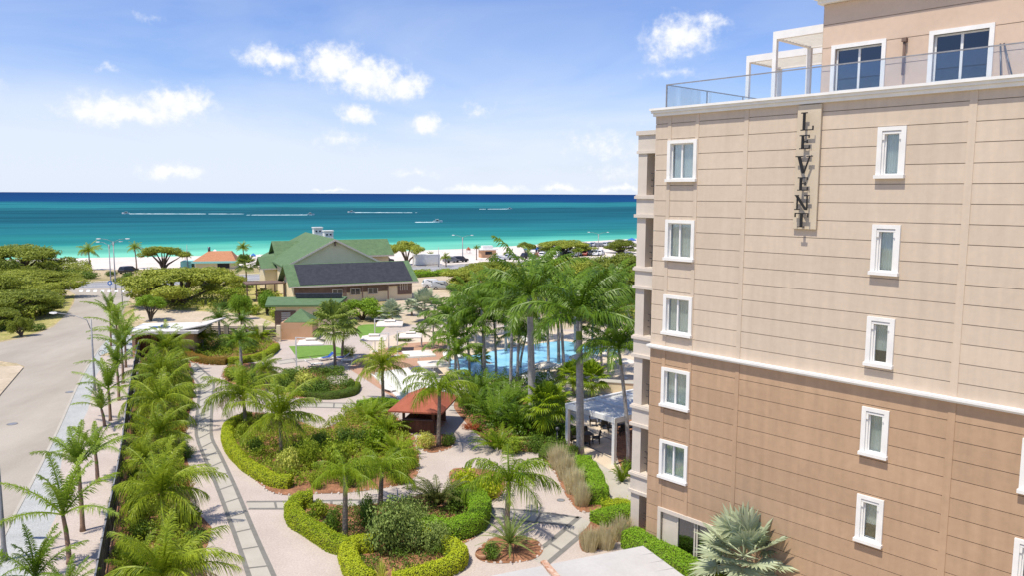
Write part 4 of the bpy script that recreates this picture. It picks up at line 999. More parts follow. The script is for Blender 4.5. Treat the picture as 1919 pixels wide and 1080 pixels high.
# --- tall palms around the pool
for (b_, h_, sp, rd, lab) in [
  ((997,806),(992,560),230,.27,'very tall royal palm with pale grey trunk left of the pergola'),
  ((1087,860),(1085,602),240,.25,'tallest royal palm standing before the white pergola corner'),
  ((1057,722),(1050,585),165,.14,'royal palm between the two tallest, over the pool'),
  ((957,740),(960,590),150,.14,'slim royal palm left of the tallest, foot in the areca clump'),
  ((970,720),(972,628),110,.14,'shorter palm beside the slim royal palm'),
  ((908,712),(903,582),140,.16,'dark trunk palm at the left end of the pool'),
  ((880,705),(874,612),130,.12,'palm leaning left at the pool end'),
  ((854,712),(852,640),120,.12,'palm left of the pool by the white canopies'),
  ((1047,682),(1046,600),110,.16,'palm at the middle of the pool edge'),
  ((1140,700),(1138,604),120,.12,'palm right of the pool close to the hotel'),
  ((975,690),(985,636),84,.12,'short palm standing before the pool centre'),
  ((1178,870),(1160,660),170,.13,'curved trunk palm leaning over the pergola by the hotel'),
  ((812,655),(812,612),70,.1,'small palm among the white canopies'),
  ((790,652),(790,628),44,.09,'smallest palm among the white canopies'),
  ((868,640),(866,575),110,.14,'palm behind the pool near the silver palms'),
  ((1010,640),(1008,518),110,.14,'high palm behind the very tall one'),
  ((928,630),(930,548),110,.14,'palm behind the pool end, high crown'),
  ((1110,650),(1112,560),120,.14,'palm behind the pool right of the tallest'),
  ((1180,640),(1176,572),100,.14,'palm behind the pool touching the balconies'),
  ((842,690),(838,600),112,.14,'broad palm behind the white canopies, left of the cluster'),
  ((892,655),(888,575),112,.14,'palm between the silver palms and the cluster'),
  ((930,705),(926,608),112,.12,'thin palm standing before the pool water'),
  ((862,720),(856,668),96,.11,'low palm screening the left pool end'),
  ((948,660),(944,572),112,.14,'palm at the back of the cluster'),
  ((1078,660),(1076,548),120,.14,'palm behind the pool left of the tallest crown'),
  ((1128,720),(1126,650),96,.12,'low palm between the tallest trunk and the hotel'),
  ((1028,700),(1024,560),150,.14,'palm just right of the very tall one'),
  ((1150,660),(1148,545),130,.14,'high palm behind the pergola palm')]:
    palm('royal', b_, h_, sp, lab, rad=rd)
for (b_, h_, sp, lab) in [((1110,745),(1108,712),84,'feathery low palm right of the tallest royal trunk'),((1075,742),(1072,705),70,'feathery low palm in front of the pool umbrella'),((1035,820),(1025,762),110,'leaning low palm left of the pergola post'),((905,690),(902,668),40,'small fan palm at the pool edge')]:
    palm('fan', b_, h_, sp, lab, mt='areca')
# --- areca clumps
for (x, y, sp, hh, lab) in [(890,775,90,70,'areca clump nearest the red kiosk'),(930,800,110,80,'areca clump in front of the pool bed'),(975,815,110,75,'areca clump left of the very tall trunk'),(905,745,90,60,'areca clump behind the kiosk'),
   (960,765,95,55,'areca clump under the slim royal palm'),(1010,800,90,50,'areca clump behind the very tall trunk'),(935,842,100,48,'front areca clump at the bed corner'),(1040,775,80,50,'areca clump before the pool umbrella'),
   (690,792,80,48,'areca clump on the left of the kiosk'),(725,815,80,52,'areca clump against the kiosk wall'),(745,860,80,50,'areca clump at the right end of the large bed'),(710,770,70,22,'low areca behind the bed left of the kiosk'),
   (365,660,60,36,'dark areca clump behind the russet hedge'),(440,650,60,36,'areca clump behind the yellow hedge, middle'),(485,640,70,44,'areca clump behind the yellow hedge, right'),
   (650,850,60,30,'areca in the middle of the large bed'),(1165,905,40,40,'palm shrub at the hotel balcony foot')]:
    B = G(x,y); s = sp*mpp(B)/2/.85; h = hh*mpp(B)
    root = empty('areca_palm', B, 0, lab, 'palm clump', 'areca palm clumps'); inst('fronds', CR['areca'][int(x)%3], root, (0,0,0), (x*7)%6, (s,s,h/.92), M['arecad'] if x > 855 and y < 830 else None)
palm('areca',(822,952),(820,946),128,'dark spreading feathery palm in the hedge bed', mt='cycad', cat='palm clump')
palm('cycad',(955,1036),(955,1022),118,'spiky grey green clump ringed with stones at the palm foot', cat='cycad', rad=.1, mt='shrubo')
#==SPLIT==
# --- shrubs and hedges
hedge([(466,788),(436,802),(426,822),(434,848),(460,878),(492,900),(520,912),(545,915)], .75, .7, 'hedgey', 'long yellow green clipped hedge curving round the large bed')
hedge([(585,948),(560,952),(549,968),(556,985),(590,1008),(625,1030),(655,1040)], .82, .8, 'hedgey', 'yellow green clipped hedge on the left of the lower bed')
hedge([(700,1032),(665,1036),(652,1052),(662,1078),(690,1105)], .8, .75, 'hedgey', 'short yellow green hedge bending out of the bottom edge')
hedge([(796,1018),(835,1034),(860,1050),(852,1068),(815,1085),(770,1098),(740,1104)], .8, .75, 'hedgey', 'yellow green hedge hook at the bottom right of the lower bed')
hedge([(868,940),(893,950),(900,972),(888,992),(860,1006),(825,1010),(800,1000)], 1.2, .95, 'hedgeg', 'thick rounded green hedge on the right of the lower bed')
hedge([(355,664),(358,674),(395,683),(425,684)], .9, .7, 'hedger', 'russet tipped low hedge at the left end of the far bed')
hedge([(428,684),(465,680),(500,670),(517,656)], .9, .7, 'hedgey', 'yellow green low hedge at the right end of the far bed')
hedge([(1092,882),(1104,900),(1116,925),(1120,948)], 1.25, 1.0, 'hedgeg', 'bright green clipped hedge beside the stone walk')
hedge([(1120,985),(1150,975),(1185,972)], 1.2, .7, 'hedgeg', 'short green hedge left of the balcony pillar')
hedge([(1135,966),(1165,960),(1190,968)], .8, .7, 'hedgey', 'small pale green hedge against the balcony pillar')
hedge([(1178,1022),(1215,1038),(1262,1066),(1320,1100)], 1.2, .9, 'hedgeg', 'green hedge along the foot of the hotel wall')
hedge([(780,520),(900,512),(1010,506)], 1.6, 1.1, 'hedgeg', 'distant hedge along the boulevard kerb', dens=60, ls=.3)
hedge([(560,740),(610,748),(655,742),(666,728)], 1.0, .6, 'shrub', 'low dark green hedge round the bed by the deck')
hedge([(672,768),(715,762),(748,768)], .8, .7, 'hedgeg', 'clipped hedge between the kiosk and the platform')
hedge([(1020,856),(1050,862),(1082,864)], 1.4, .9, 'shrub', 'dark green hedge behind the dry grass')
hedge([(1000,812),(1040,818),(1075,826)], 1.6, .9, 'shrub', 'dark clipped hedge under the tall palms')
SH = [
 (745,1035,130,105,'shrubo','fine','large airy olive green bush in the middle of the lower bed'),
 (800,1035,90,60,'shrubo','fine','olive bush right of the large airy one'),
 (770,1000,80,70,'shrubo','fine','olive bush behind the large airy one'),
 (598,975,50,38,'shruby','leaf','small leafy bush behind the left hedge of the lower bed'),
 (625,1000,44,48,'shrub','leaf','dark bush at the foot of the slim palm'),
 (690,985,60,60,'shrub','fine','rounded dark green bush left of the airy bush'),
 (715,1000,50,40,'shrub','leaf','dark bush between the slim palm and the airy bush'),
 (715,1092,50,50,'variegated','blade','pale spiky plant at the bottom of the lower bed'),
 (690,1078,40,20,'shrub','leaf','low green bush beside the pale spiky plant'),
 (870,933,84,56,'hedgey','leaf','golden rounded bush, left of the pair'),
 (922,937,66,50,'hedgey','leaf','golden rounded bush, right of the pair'),
 (848,960,50,46,'shrub','leaf','dark bush beside the spreading cycad'),
 (455,822,40,30,'shruby','leaf','leafy bush just inside the long yellow hedge'),
 (478,855,44,36,'shrub','leaf','dark leafy bush inside the long hedge, middle'),
 (500,800,60,26,'shruby','leaf','bright bush behind the coconut palm of the large bed'),
 (540,890,50,52,'variegated','leaf','pale leaved bush near the end of the long hedge'),
 (580,880,62,62,'shruby','fine','tall bright green bush in the large bed'),
 (625,880,72,62,'shruby','leaf','bright green bush in the middle of the large bed'),
 (605,845,60,36,'shrub','fine','dark green bush behind the bright ones'),
 (660,840,70,40,'shrub','fine','dark green bush left of the kiosk areca'),
 (595,915,40,36,'shruby','leaf','low bush at the front edge of the large bed, left'),
 (650,915,50,36,'shrub','leaf','low dark bush at the front edge of the large bed, middle'),
 (680,900,50,40,'shruby','fine','bright bush at the front edge of the large bed, right'),
 (745,905,60,44,'shruby','fine','bright bush under the drooping palm'),
 (770,880,40,46,'shruby','leaf','bright bush at the right tip of the large bed'),
 (700,850,70,50,'areca_','leaf','fresh green bush beside the kiosk arecas'),
 (560,850,40,22,'shrub','leaf','low bush under the coconut palm'),
 (800,843,44,34,'variegated','leaf','yellow green bush in front of the kiosk'),
 (838,838,30,26,'shrub','leaf','small dark bush by the kiosk palm'),
 (440,715,50,28,'shruby','leaf','bright bush at the left end of the upper bed'),
 (480,722,60,36,'shrub','fine','green bush in the upper bed'),
 (525,735,60,30,'shrub','fine','dark green bush in the upper bed, middle'),
 (570,728,52,34,'variegated','leaf','yellow leaved bush in the upper bed'),
 (590,742,80,30,'shrub','fine','spreading green bush at the front of the upper bed'),
 (620,705,50,20,'shrub','leaf','low bush at the foot of the fan palm'),
 (656,735,40,24,'shrub','leaf','round bush at the right tip of the upper bed'),
 (545,712,60,20,'shrub','fine','low spread of green behind the yellow leaved bush'),
 (656,668,26,20,'shruby','leaf','small round bush by the loungers'),
 (430,700,40,14,'hedger','leaf','reddish bush at the left tip of the upper bed'),
 (375,655,50,22,'shrub','leaf','dark bush behind the russet hedge'),
 (415,662,50,26,'shrub','fine','rounded bush behind the russet hedge'),
 (470,662,44,24,'shrub','fine','rounded bush behind the yellow low hedge'),
 (1060,900,44,50,'drygrass','grass','tall dry grass clump at the top of its bed'),
 (1075,925,50,50,'drygrass','grass','dry grass clump beside the bright hedge'),
 (1090,948,44,44,'drygrass','grass','dry grass clump at the front of its bed'),
 (1045,880,44,46,'drygrass','grass','dry grass clump under the drooping palm fronds'),
 (1105,1032,46,42,'drygrass','grass','dry straw coloured clump left of the pillar, left'),
 (1135,1028,50,44,'drygrass','grass','dry straw coloured clump left of the pillar, middle'),
 (1165,1012,48,44,'drygrass','grass','dry straw coloured clump next to the pillar'),
 (925,1045,50,30,'shrub','leaf','small dark bush beside the stone ringed clump'),
 (1000,848,60,30,'shrub','fine','dark bush at the corner of the tall palm bed'),
 (1040,848,50,30,'shrub','leaf','dark bush before the pergola'),
 (960,850,60,30,'shruby','leaf','bright bush at the front corner of the tall palm bed'),
 (882,806,46,12,'corered','leaf','reddish low bush by the kiosk walk'),
 (1175,890,40,30,'shrub','leaf','dark bush between the walk and the balcony'),
 (1260,1095,70,40,'shruby','blade','green spiky plant before the silver palm'),
 (1340,1110,80,40,'shruby','leaf','green bush before the silver palm'),
 (1065,700,50,16,'shruby','leaf','planting by the pool umbrella'),
 (945,722,60,18,'shrub','leaf','planting at the near edge of the pool'),
 (760,640,40,14,'shrub','leaf','dark planting between the white canopies'),
 (707,640,30,14,'shrub','leaf','dark planting behind the front canopy'),
]
M['areca_'] = M['areca']
for (x,y,wd,hp,m,k,lab) in SH: shrub(x,y,wd,hp,m,lab,k,group='garden bushes' if k in('leaf','fine') else 'dry grass clumps' if k == 'grass' else None)
def cover(poly, m, label, dens, h0, h1, ls, seed, name='ground_cover', thr=-.15):
    P = [G(*p) for p in poly]; r = random.Random(seed); b = MB()
    x0, x1 = min(p.x for p in P), max(p.x for p in P); y0, y1 = min(p.y for p in P), max(p.y for p in P)
    def inside(x, y):
        c = False
        for i in range(len(P)):
            p, q = P[i], P[i-1]
            if (p.y > y) != (q.y > y) and x < (q.x-p.x)*(y-p.y)/(q.y-p.y)+p.x: c = not c
        return c
    for _ in range(int((x1-x0)*(y1-y0)*dens)):
        x, y = r.uniform(x0,x1), r.uniform(y0,y1)
        nz_ = mnoise.noise(Vector((x*.9+seed, y*.9, 0)))+.5*mnoise.noise(Vector((x*2.7, y*2.7, seed)))
        if nz_ < thr or not inside(x, y): continue
        top = h0+(h1-h0)*min(1, max(0, (nz_-thr)*1.6)); z = top*r.random()**.5; c = Vector((x,y,z+.03))
        nn = Vector((r.uniform(-1,1), r.uniform(-1,1), r.uniform(0,1.2))).normalized(); t = nn.cross(Vector((r.uniform(-1,1),r.uniform(-1,1),.3))).normalized(); u = nn.cross(t); s_ = ls*r.uniform(.6,1.4)
        b.face([c-t*s_*.5, c+u*s_*.3, c+t*s_*.7, c-u*s_*.3])
    tag(b.build(name, M[m]), label, 'ground cover', kind='stuff')
cover([(430,822),(460,870),(500,905),(545,915),(600,912),(655,910),(735,900),(770,890),(780,865),(765,815),(735,785),(650,770),(600,812),(560,800),(470,790)], 'shruby', 'low leafy planting filling the large central bed', 330, .2, .95, .10, 3, thr=-.22)
cover([(560,965),(600,1010),(650,1035),(700,1090),(840,1060),(850,1035),(885,1000),(890,960),(820,930),(740,945),(660,955)], 'shrub', 'dark low planting between the hedges of the lower bed', 300, .15, .7, .09, 4, thr=-.12)
cover([(430,690),(420,705),(440,720),(540,742),(600,748),(660,742),(670,724),(600,694),(520,702)], 'shrub', 'green low planting of the upper bed', 140, .2, .8, .12, 5, thr=-.3)
cover([(356,655),(358,672),(420,678),(500,664),(514,645),(440,632),(372,638)], 'shruby', 'green planting behind the far low hedges', 110, .3, 1.0, .13, 6, thr=-.35)
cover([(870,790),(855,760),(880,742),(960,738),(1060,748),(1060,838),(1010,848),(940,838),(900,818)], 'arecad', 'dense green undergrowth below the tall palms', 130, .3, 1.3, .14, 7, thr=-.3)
cover([(205,1100),(235,985),(250,860),(262,760),(278,675),(330,660),(352,685),(358,720),(350,780),(338,830),(346,880),(346,945),(380,985),(375,1040),(370,1120)], 'shruby', 'yellow green leafy undergrowth of the planting strip', 240, .2, 1.05, .11, 8, thr=-.3)
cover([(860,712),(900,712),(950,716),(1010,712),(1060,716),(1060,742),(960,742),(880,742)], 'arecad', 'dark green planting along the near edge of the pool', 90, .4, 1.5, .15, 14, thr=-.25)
cover([(1016,852),(1045,890),(1066,930),(1090,955),(1100,930),(1085,880),(1062,840)], 'drygrass', 'straw coloured cover under the dry grass clumps', 260, .1, .5, .09, 9, thr=-.3)
cover([(0,505),(60,500),(170,498),(175,520),(130,528),(90,530),(0,520)], 'treed', 'continuous dark scrub along the far side of the boulevard, left', 14, .5, 1.7, .34, 10, name='scrub', thr=-.6)
cover([(840,548),(860,520),(1000,505),(1240,490),(1240,620),(1000,600),(900,570)], 'tree', 'olive scrub wood behind the tall palms', 15, .6, 2.8, .36, 11, name='scrub', thr=-.35)
cover([(-200,600),(-200,540),(60,535),(125,552),(118,580),(60,606)], 'tree', 'low scrub under the thorn trees left of the road', 14, .4, 1.5, .33, 12, name='scrub', thr=-.3)
cover([(262,565),(300,548),(400,545),(470,560),(440,578),(340,585)], 'tree', 'low scrub under the broad thorn tree', 14, .4, 1.8, .33, 13, name='scrub', thr=-.1)
# strip filling between fence and path
r_ = random.Random(21)
strip_lab = ['by the fence','in the middle','by the path']
rows = [(1075,(225,295,365)),(1045,(240,290,350)),(1015,(262,330,372)),(985,(258,285,350)),(955,(262,290,340)),(925,(252,285,330)),(895,(255,300,338)),(865,(262,305,345)),(840,(258,298,335)),(815,(262,300,335)),
        (790,(266,305,338)),(768,(268,312,345)),(745,(272,315,350)),(722,(275,318,352)),(702,(280,320,350)),(684,(285,318,345))]
marks = ['at the bottom edge','second row from the bottom edge','right below the second coconut palm','beside the second coconut palm foot','behind the second coconut palm','level with the lowest clipped hedge','level with the front of the large bed','left of the large bed, nearer','left of the large bed, middle','left of the large bed, farther','at the path bend','just past the path bend','level with the curved lamp foot','level with the upper bed','level with the russet hedge, nearer','next to the gatehouse']
for i, (y, xs) in enumerate(rows):
    for j, x in enumerate(xs):
        if (i, j) in ((0,0),(3,1),(1,1),(2,1),(0,1)): continue
        sz = 1.25*(G(x,y).y and 1/mpp(G(x,y))); m = r_.choice(['shruby','shruby','shrub','areca','hedger' if j == 2 else 'shruby','shrub'])
        shrub(x+r_.uniform(-5,5), y+r_.uniform(-4,4), sz*r_.uniform(1.1,1.6), sz*r_.uniform(.55,.95), m, {'shruby':'bright ','shrub':'dark ','areca':'fresh ','hedger':'russet '}[m]+'strip bush '+strip_lab[j]+', '+marks[i], r_.choice(['leaf','fine']), group='bushes filling the planting strip')
#==SPLIT==
# ------------------------------------------------------------------ fence between verge and garden
def fence():
    P = smooth([G(*p) for p in [(180,1180),(200,1060),(217,970),(231,883),(240,800),(251,730),(258,690),(264,665)]], 6, False)
    root = empty('garden_fence', P[0], 0, 'black vertical slat fence between the verge and the planting strip', 'fence'); o0 = P[0]
    ds = [0]
    for i in range(len(P)-1): ds.append(ds[-1]+(P[i+1]-P[i]).length)
    def at(x):
        for i in range(len(P)-1):
            if x <= ds[i+1]: return P[i].lerp(P[i+1], (x-ds[i])/(ds[i+1]-ds[i]))-o0
        return P[-1]-o0
    n = int(ds[-1]/2.4); HH = 2.0
    for k in range(n):
        a, c = at(k*ds[-1]/n), at((k+1)*ds[-1]/n); b = MB(); d = (c-a).normalized(); m_ = int((c-a).length/.14)
        for j in range(1, m_):
            q = a.lerp(c, j/m_); b.beam(q+Vector((0,0,.12)), q+Vector((0,0,HH-.08)), .075, .025, up=Vector((-d.y,d.x,0)))
        b.beam(a+Vector((0,0,.2)), c+Vector((0,0,.2)), .05, .05); b.beam(a+Vector((0,0,HH*.55)), c+Vector((0,0,HH*.55)), .04, .04)
        b.build('fence_panel', M['fence'], root)
        t = MB(); t.box(a.x-.05,a.y-.05,0,a.x+.05,a.y+.05,HH+.04); t.build('post', M['fence'], root)
    t = MB()
    for k in range(n): a, c = at(k*ds[-1]/n), at((k+1)*ds[-1]/n); t.beam(a+Vector((0,0,HH)), c+Vector((0,0,HH)), .07, .05)
    t.build('top_rail', M['galv'], root)
fence()
# ------------------------------------------------------------------ lamps
def lamp(base, top, label, arms, rad=.09, armlen=2.6, lean=0, m='galv', cat='street lamp', name='street_lamp'):
    B = G(*base); h = z_at(B, top); root = empty(name, B, 0, label, cat)
    b = MB(); b.tube([(0,0,0),(0,0,.8),(0,0,h)], [rad*1.5,rad,rad*.6], 10); b.box(-.2,-.2,0,.2,.2,.03); b.build('pole', M[m], root)
    for a in arms:
        v = Vector((math.cos(a),math.sin(a),0)); e = MB()
        pts = [Vector((0,0,h-.9))+v*.07, v*armlen*.12+Vector((0,0,h-.05)), v*armlen*.5+Vector((0,0,h+.35)), v*armlen+Vector((0,0,h+.5))]
        e.tube(pts, [.045,.04,.035,.03], 7); arm = e.build('arm', M[m], root)
        q = MB(); c = pts[-1]; s = Vector((-v.y,v.x,0))
        pr = [(-.02,.06,.05),(.25,.15,.09),(.65,.12,.07),(.8,.05,.03)]
        for i in range(3):
            a0, a1 = pr[i], pr[i+1]
            q.hexa([c+v*a0[0]-s*a0[1]-Vector((0,0,a0[2])), c+v*a0[0]+s*a0[1]-Vector((0,0,a0[2])), c+v*a1[0]+s*a1[1]-Vector((0,0,a1[2])), c+v*a1[0]-s*a1[1]-Vector((0,0,a1[2])),
                    c+v*a0[0]-s*a0[1]*.7+Vector((0,0,a0[2])), c+v*a0[0]+s*a0[1]*.7+Vector((0,0,a0[2])), c+v*a1[0]+s*a1[1]*.7+Vector((0,0,a1[2])), c+v*a1[0]-s*a1[1]*.7+Vector((0,0,a1[2]))])
        q.build('lamp_head', M['metalw'], arm)
    return root
lamp((178,733), 600, 'curved arm street lamp standing on the grey gravel pavement', [math.pi*.94], .10, 3.5)
lamp((9,1052), 760, 'street lamp pole cut by the left edge of the view', [math.pi*.97], .11, 2.3)
lamp((217,545), 452, 'taller of the twin headed lamps at the road junction', [0.1, math.pi+.1], .13, 2.2)
lamp((208,533), 458, 'shorter twin headed lamp behind the junction', [math.pi*.95, .9], .12, 2.0)
lamp((230,578), 525, 'thin lamp post right of the junction lamps', [], .08)
lamp((867,490), 444, 'twin headed lamp on the beach road right of the lone tree', [.2, math.pi-.2], .15, 2.2)
lamp((1121,476), 438, 'twin headed lamp among the cars near the hotel', [.2, math.pi-.2], .15, 2.6)
lamp((822,500), 463, 'thin bare pole near the young palms', [], .1)
lamp((1172,500), 466, 'thin bare pole beside the balconies', [], .1)
lamp((106,502), 473, 'thin pole on the beach left of the lone palm', [], .1)
lamp((352,505), 458, 'thin pole left of the orange roof', [], .1)
lamp((1042,496), 470, 'short pole before the parked cars', [], .1)
B = G(207,548); sg = empty('road_sign', B, 0, 'small round blue road sign at the junction', 'road sign')
b = MB(); b.tube([(0,0,0),(0,0,1.5)], .05, 6); b.build('post', M['galv'], sg)
b = MB(); b.tube([(0,-.07,1.75),(0,-.10,1.75)], .42, 16, smooth=False); b.build('sign_plate', M['tentblue'], sg)
b = MB(); b.tube([(0,-.101,1.75),(0,-.112,1.75)], .2, 16, smooth=False); b.build('emblem', M['white'], sg)
for px_, py_, lb in ((131,736,'dark manhole cover on the road by the curved lamp'),(1051,939,'small round drain cover on the garden gravel'),(23,796,'manhole cover near the left edge of the road')):
    B = G(px_, py_); mc = empty('manhole_cover', B, 0, lb, 'manhole cover'); b = MB(); b.tube([(0,0,.0),(0,0,.034)], .33 if py_ < 900 else .2, 18, smooth=False); b.build('lid', M['galv'], mc)
    b = MB(); b.tube([(0,0,.0),(0,0,.026)], .40 if py_ < 900 else .25, 18, smooth=False); b.build('rim', M['joint'], mc)
# small bollard light and garden items
B = G(1044,846); o = empty('garden_light', B, 0, 'dark garden light on a short post before the hedge', 'garden light')
b = MB(); b.tube([(0,0,0),(0,0,1.5)], .04, 8); b.build('post', M['steel'], o); b = MB(); b.tube([(0,0,1.5),(0,0,1.55),(0,0,1.7),(0,0,1.76)], [.06,.14,.13,.03], 10); b.build('lamp_head', M['steel'], o)
# ------------------------------------------------------------------ frames for buildings
def frame(name, org, ang, label, cat, group=None): return empty(name, (org[0],org[1],0), ang, label, cat, group)
def win(parent, x, z, wd, ht, y=0, m='cglass'):
    f = MB(); f.box(x,y-.05,z,x+wd,y+.02,z+ht); o = f.build('window', M['trim'], parent); g_ = MB(); g_.box(x+.1,y-.06,z+.1,x+wd/2-.04,y-.051,z+ht-.1); g_.box(x+wd/2+.04,y-.06,z+.1,x+wd-.1,y-.051,z+ht-.1); g_.build('pane', M[m], o)
def gable(parent, x0, x1, y0, y1, ze, zr, axis, m='greenroof', oh=.6, th=.25, wallm='cream', zb=0):
    """walls and gable roof; ridge runs along y (axis 'y') or x"""
    w_ = MB(); t_ = MB(); rf = MB()
    if axis == 'y':
        xm = (x0+x1)/2
        w_.v = []; w_.prism([(x0,y0),(x1,y0),(x1,y1),(x0,y1)], zb, ze)
        for y in (y0, y1-.2):
            b0 = len(w_.v); w_.v += [(x0,y,ze),(x1,y,ze),(xm,y,zr),(x0,y+.2,ze),(x1,y+.2,ze),(xm,y+.2,zr)]
            for f in ((0,1,2),(5,4,3),(0,3,4,1),(1,4,5,2),(2,5,3,0)): w_.f.append(tuple(b0+i for i in f)); w_.m.append(0); w_.sm.append(False)
        sl = (zr-ze)/(xm-x0); e = oh
        for sx in (-1,1):
            xe = xm+sx*((x1-x0)/2+e); za = ze-sl*e
            rf.hexa([(xm,y0-oh,zr),(xe,y0-oh,za),(xe,y1+oh,za),(xm,y1+oh,zr),(xm,y0-oh,zr+th),(xe,y0-oh,za+th),(xe,y1+oh,za+th),(xm,y1+oh,zr+th)])
            t_.hexa([(xm,y0-oh-.06,zr-.05),(xe,y0-oh-.06,za-.05),(xe,y0-oh-.002,za-.05),(xm,y0-oh-.002,zr-.05),(xm,y0-oh-.06,zr+th),(xe,y0-oh-.06,za+th),(xe,y0-oh-.002,za+th),(xm,y0-oh-.002,zr+th)])
    else:
        ym = (y0+y1)/2
        w_.prism([(x0,y0),(x1,y0),(x1,y1),(x0,y1)], zb, ze)
        for x in (x0, x1-.2):
            b0 = len(w_.v); w_.v += [(x,y0,ze),(x,y1,ze),(x,ym,zr),(x+.2,y0,ze),(x+.2,y1,ze),(x+.2,ym,zr)]
            for f in ((0,1,2),(5,4,3),(0,3,4,1),(1,4,5,2),(2,5,3,0)): w_.f.append(tuple(b0+i for i in f)); w_.m.append(0); w_.sm.append(False)
        sl = (zr-ze)/(ym-y0); e = oh
        for sy in (-1,1):
            ye = ym+sy*((y1-y0)/2+e); za = ze-sl*e
            rf.hexa([(x0-oh,ym,zr),(x0-oh,ye,za),(x1+oh,ye,za),(x1+oh,ym,zr),(x0-oh,ym,zr+th),(x0-oh,ye,za+th),(x1+oh,ye,za+th),(x1+oh,ym,zr+th)])
        za = ze-sl*e; t_.box(x0-oh,y0-oh-.08,za-.06,x1+oh,y0-oh-.002,za+th*.9)
    w_.build('wall', M[wallm], parent); ro = rf.build('roof', M[m], parent); t_.build('fascia', M['trim'], parent)
    return ro
def house():
    a = R(25); E = Vector((-35.0,128.0,0)); root = frame('resort_house', E, a, 'large cream beach house with green gable roofs and a dark panelled front wing', 'house')
    # front wing, local x along the eave, y away
    ro = gable(root, 0, 20, .9, 10.5, 3.6, 6.25, 'x', 'greenroof', .9, .22)
    p = MB(); sl = (6.25-3.6)/4.8; 
    y0, z0 = .15, 3.6-sl*.75+.24; y1, z1 = 5.45, 6.25-sl*.25+.24
    p.hexa([(.9,y0,z0),(19.9,y0,z0),(19.9,y1,z1),(.9,y1,z1),(.9,y0,z0+.06),(19.9,y0,z0+.06),(19.9,y1,z1+.06),(.9,y1,z1+.06)]); p.build('roof_panels', M['solar'], root)
    q = MB(); q.box(.05,.80,1.75,15.8,.898,3.45); q.box(15.81,.80,2.6,19.95,.898,3.45); q.box(4.2,.82,0,5.6,.898,1.745); q.box(17.4,.78,1.0,19.9,.89,2.5); q.build('brown_cladding_and_shade', M['taupe'], root)  # brown upper siding, extended to paint the veranda's shade into the wall
    for x in (6.2,9.2,12.2): win(root, x, 1.3, 1.7, 1.1, .78)
    for x in (7.9,8.2,11.0,15.4): 
        q = MB(); q.box(x,.0,0,x+.18,.18,3.3); q.build('veranda_post', M['taupe'], root)
    q = MB()
    for x in (17.8,18.2,18.6,19.0): q.box(x,.70,1.7,x+.1,.779,3.2)
    q.build('louvre_screen', M['trim'], root)
    # main gable volume
    gx = 8.8
    gable(root, gx-8.2, gx+8.8, 11.2, 38, 5.55, 9.95, 'y', 'greenroof', .55, .3)
    for xa_, xb_ in ((gx-8.1,gx-4.8),(gx+5.3,gx+8.7)): q = MB(); q.box(xa_,11.1,0,xb_,11.19,5.5); q.build('brown_cladding_and_shade', M['taupe'], root)
    q = MB(); q.beam((gx+.3,10.9,9.95),(gx+.3,10.9,9.0),.25,.25); q.build('gable_bracket', M['taupe'], root)
    gable(root, 2.0, 23.5, 27, 35, 6.3, 8.7, 'x', 'greenroof', .9, .25)
    gable(root, -1.6, 1.4, 22, 29, 4.6, 6.2, 'x', 'greenroof', .7, .2)
    for (x,y,z) in ((9.1,29.5,11.4),(9.9,23.5,11.0)):
        q = MB(); q.box(x,y,8.8,x+1.7,y+1.7,z); q.box(x-.12,y-.12,z+.001,x+1.82,y+1.82,z+.18); c = q.build('chimney', M['white'], root)
        q = MB(); q.box(x+.3,y-.01,z-.75,x+.65,y-.002,z-.45); q.box(x+1.0,y-.01,z-.75,x+1.35,y-.002,z-.45); q.build('vent', M['dark'], c)
    q = MB()
    for k in range(5): q.box(-6.5+k*1.5,8,0,-6.3+k*1.5,8.2,3.0)
    q.box(-6.6,7.8,3.0,-.2,12,3.2); q.box(-6.6,7.9,1.2,-.2,8.0,1.3); q.build('side_veranda', M['taupe'], root)
house()
def annex():
    o = G(513,616); root = frame('annex_building', o, R(4), 'low cream annex with flat green roof in front of the house', 'building')
    b = MB(); b.box(.3,0,0,8.2,4.5,3.0); b.build('wall', M['cream'], root)
    b = MB(); b.hexa([(-.9,-.7,3.0),(8.6,-.7,3.0),(9.2,5.4,3.35),(-1.9,5.4,3.35),(-.9,-.7,3.25),(8.6,-.7,3.25),(9.2,5.4,3.6),(-1.9,5.4,3.6)]); rf = b.build('roof', M['greenroof'], root)
    b = MB(); b.box(2.2,4.0,3.65,8.6,4.6,4.2); b.build('roof_parapet', M['solar'], rf)
    b = MB(); b.box(.2,-.08,0,3.0,-.002,2.4); b.build('door', M['taupe'], root)
    for x,z in ((5.2,1.2),): win(root, x, z, 1.4, 1.1, 0)
    b = MB()
    for k in range(5): b.box(1.1,-.14,.9+k*.28,2.3,-.082,1.0+k*.28)
    b.build('louvre', M['white'], root)
    o = G(527,638); root = frame('pump_house', o, R(2), 'peach walled enclosure with a small green pyramid roof', 'shed')
    b = MB(); b.box(0,0,0,3.9,3.6,2.15); b.build('wall', M['orange'], root)
    b = MB(); z = 2.25; P_ = [(.3,.1),(3.9,.1),(3.9,3.5),(.3,3.5)]; b.prism(P_, 2.151, z)
    c = (2.1,1.8,3.7)
    for i in range(4): p, q = P_[i], P_[(i+1)%4]; b.face([(p[0],p[1],z),(q[0],q[1],z),c])
    b.build('roof', M['greenroof'], root)
annex()
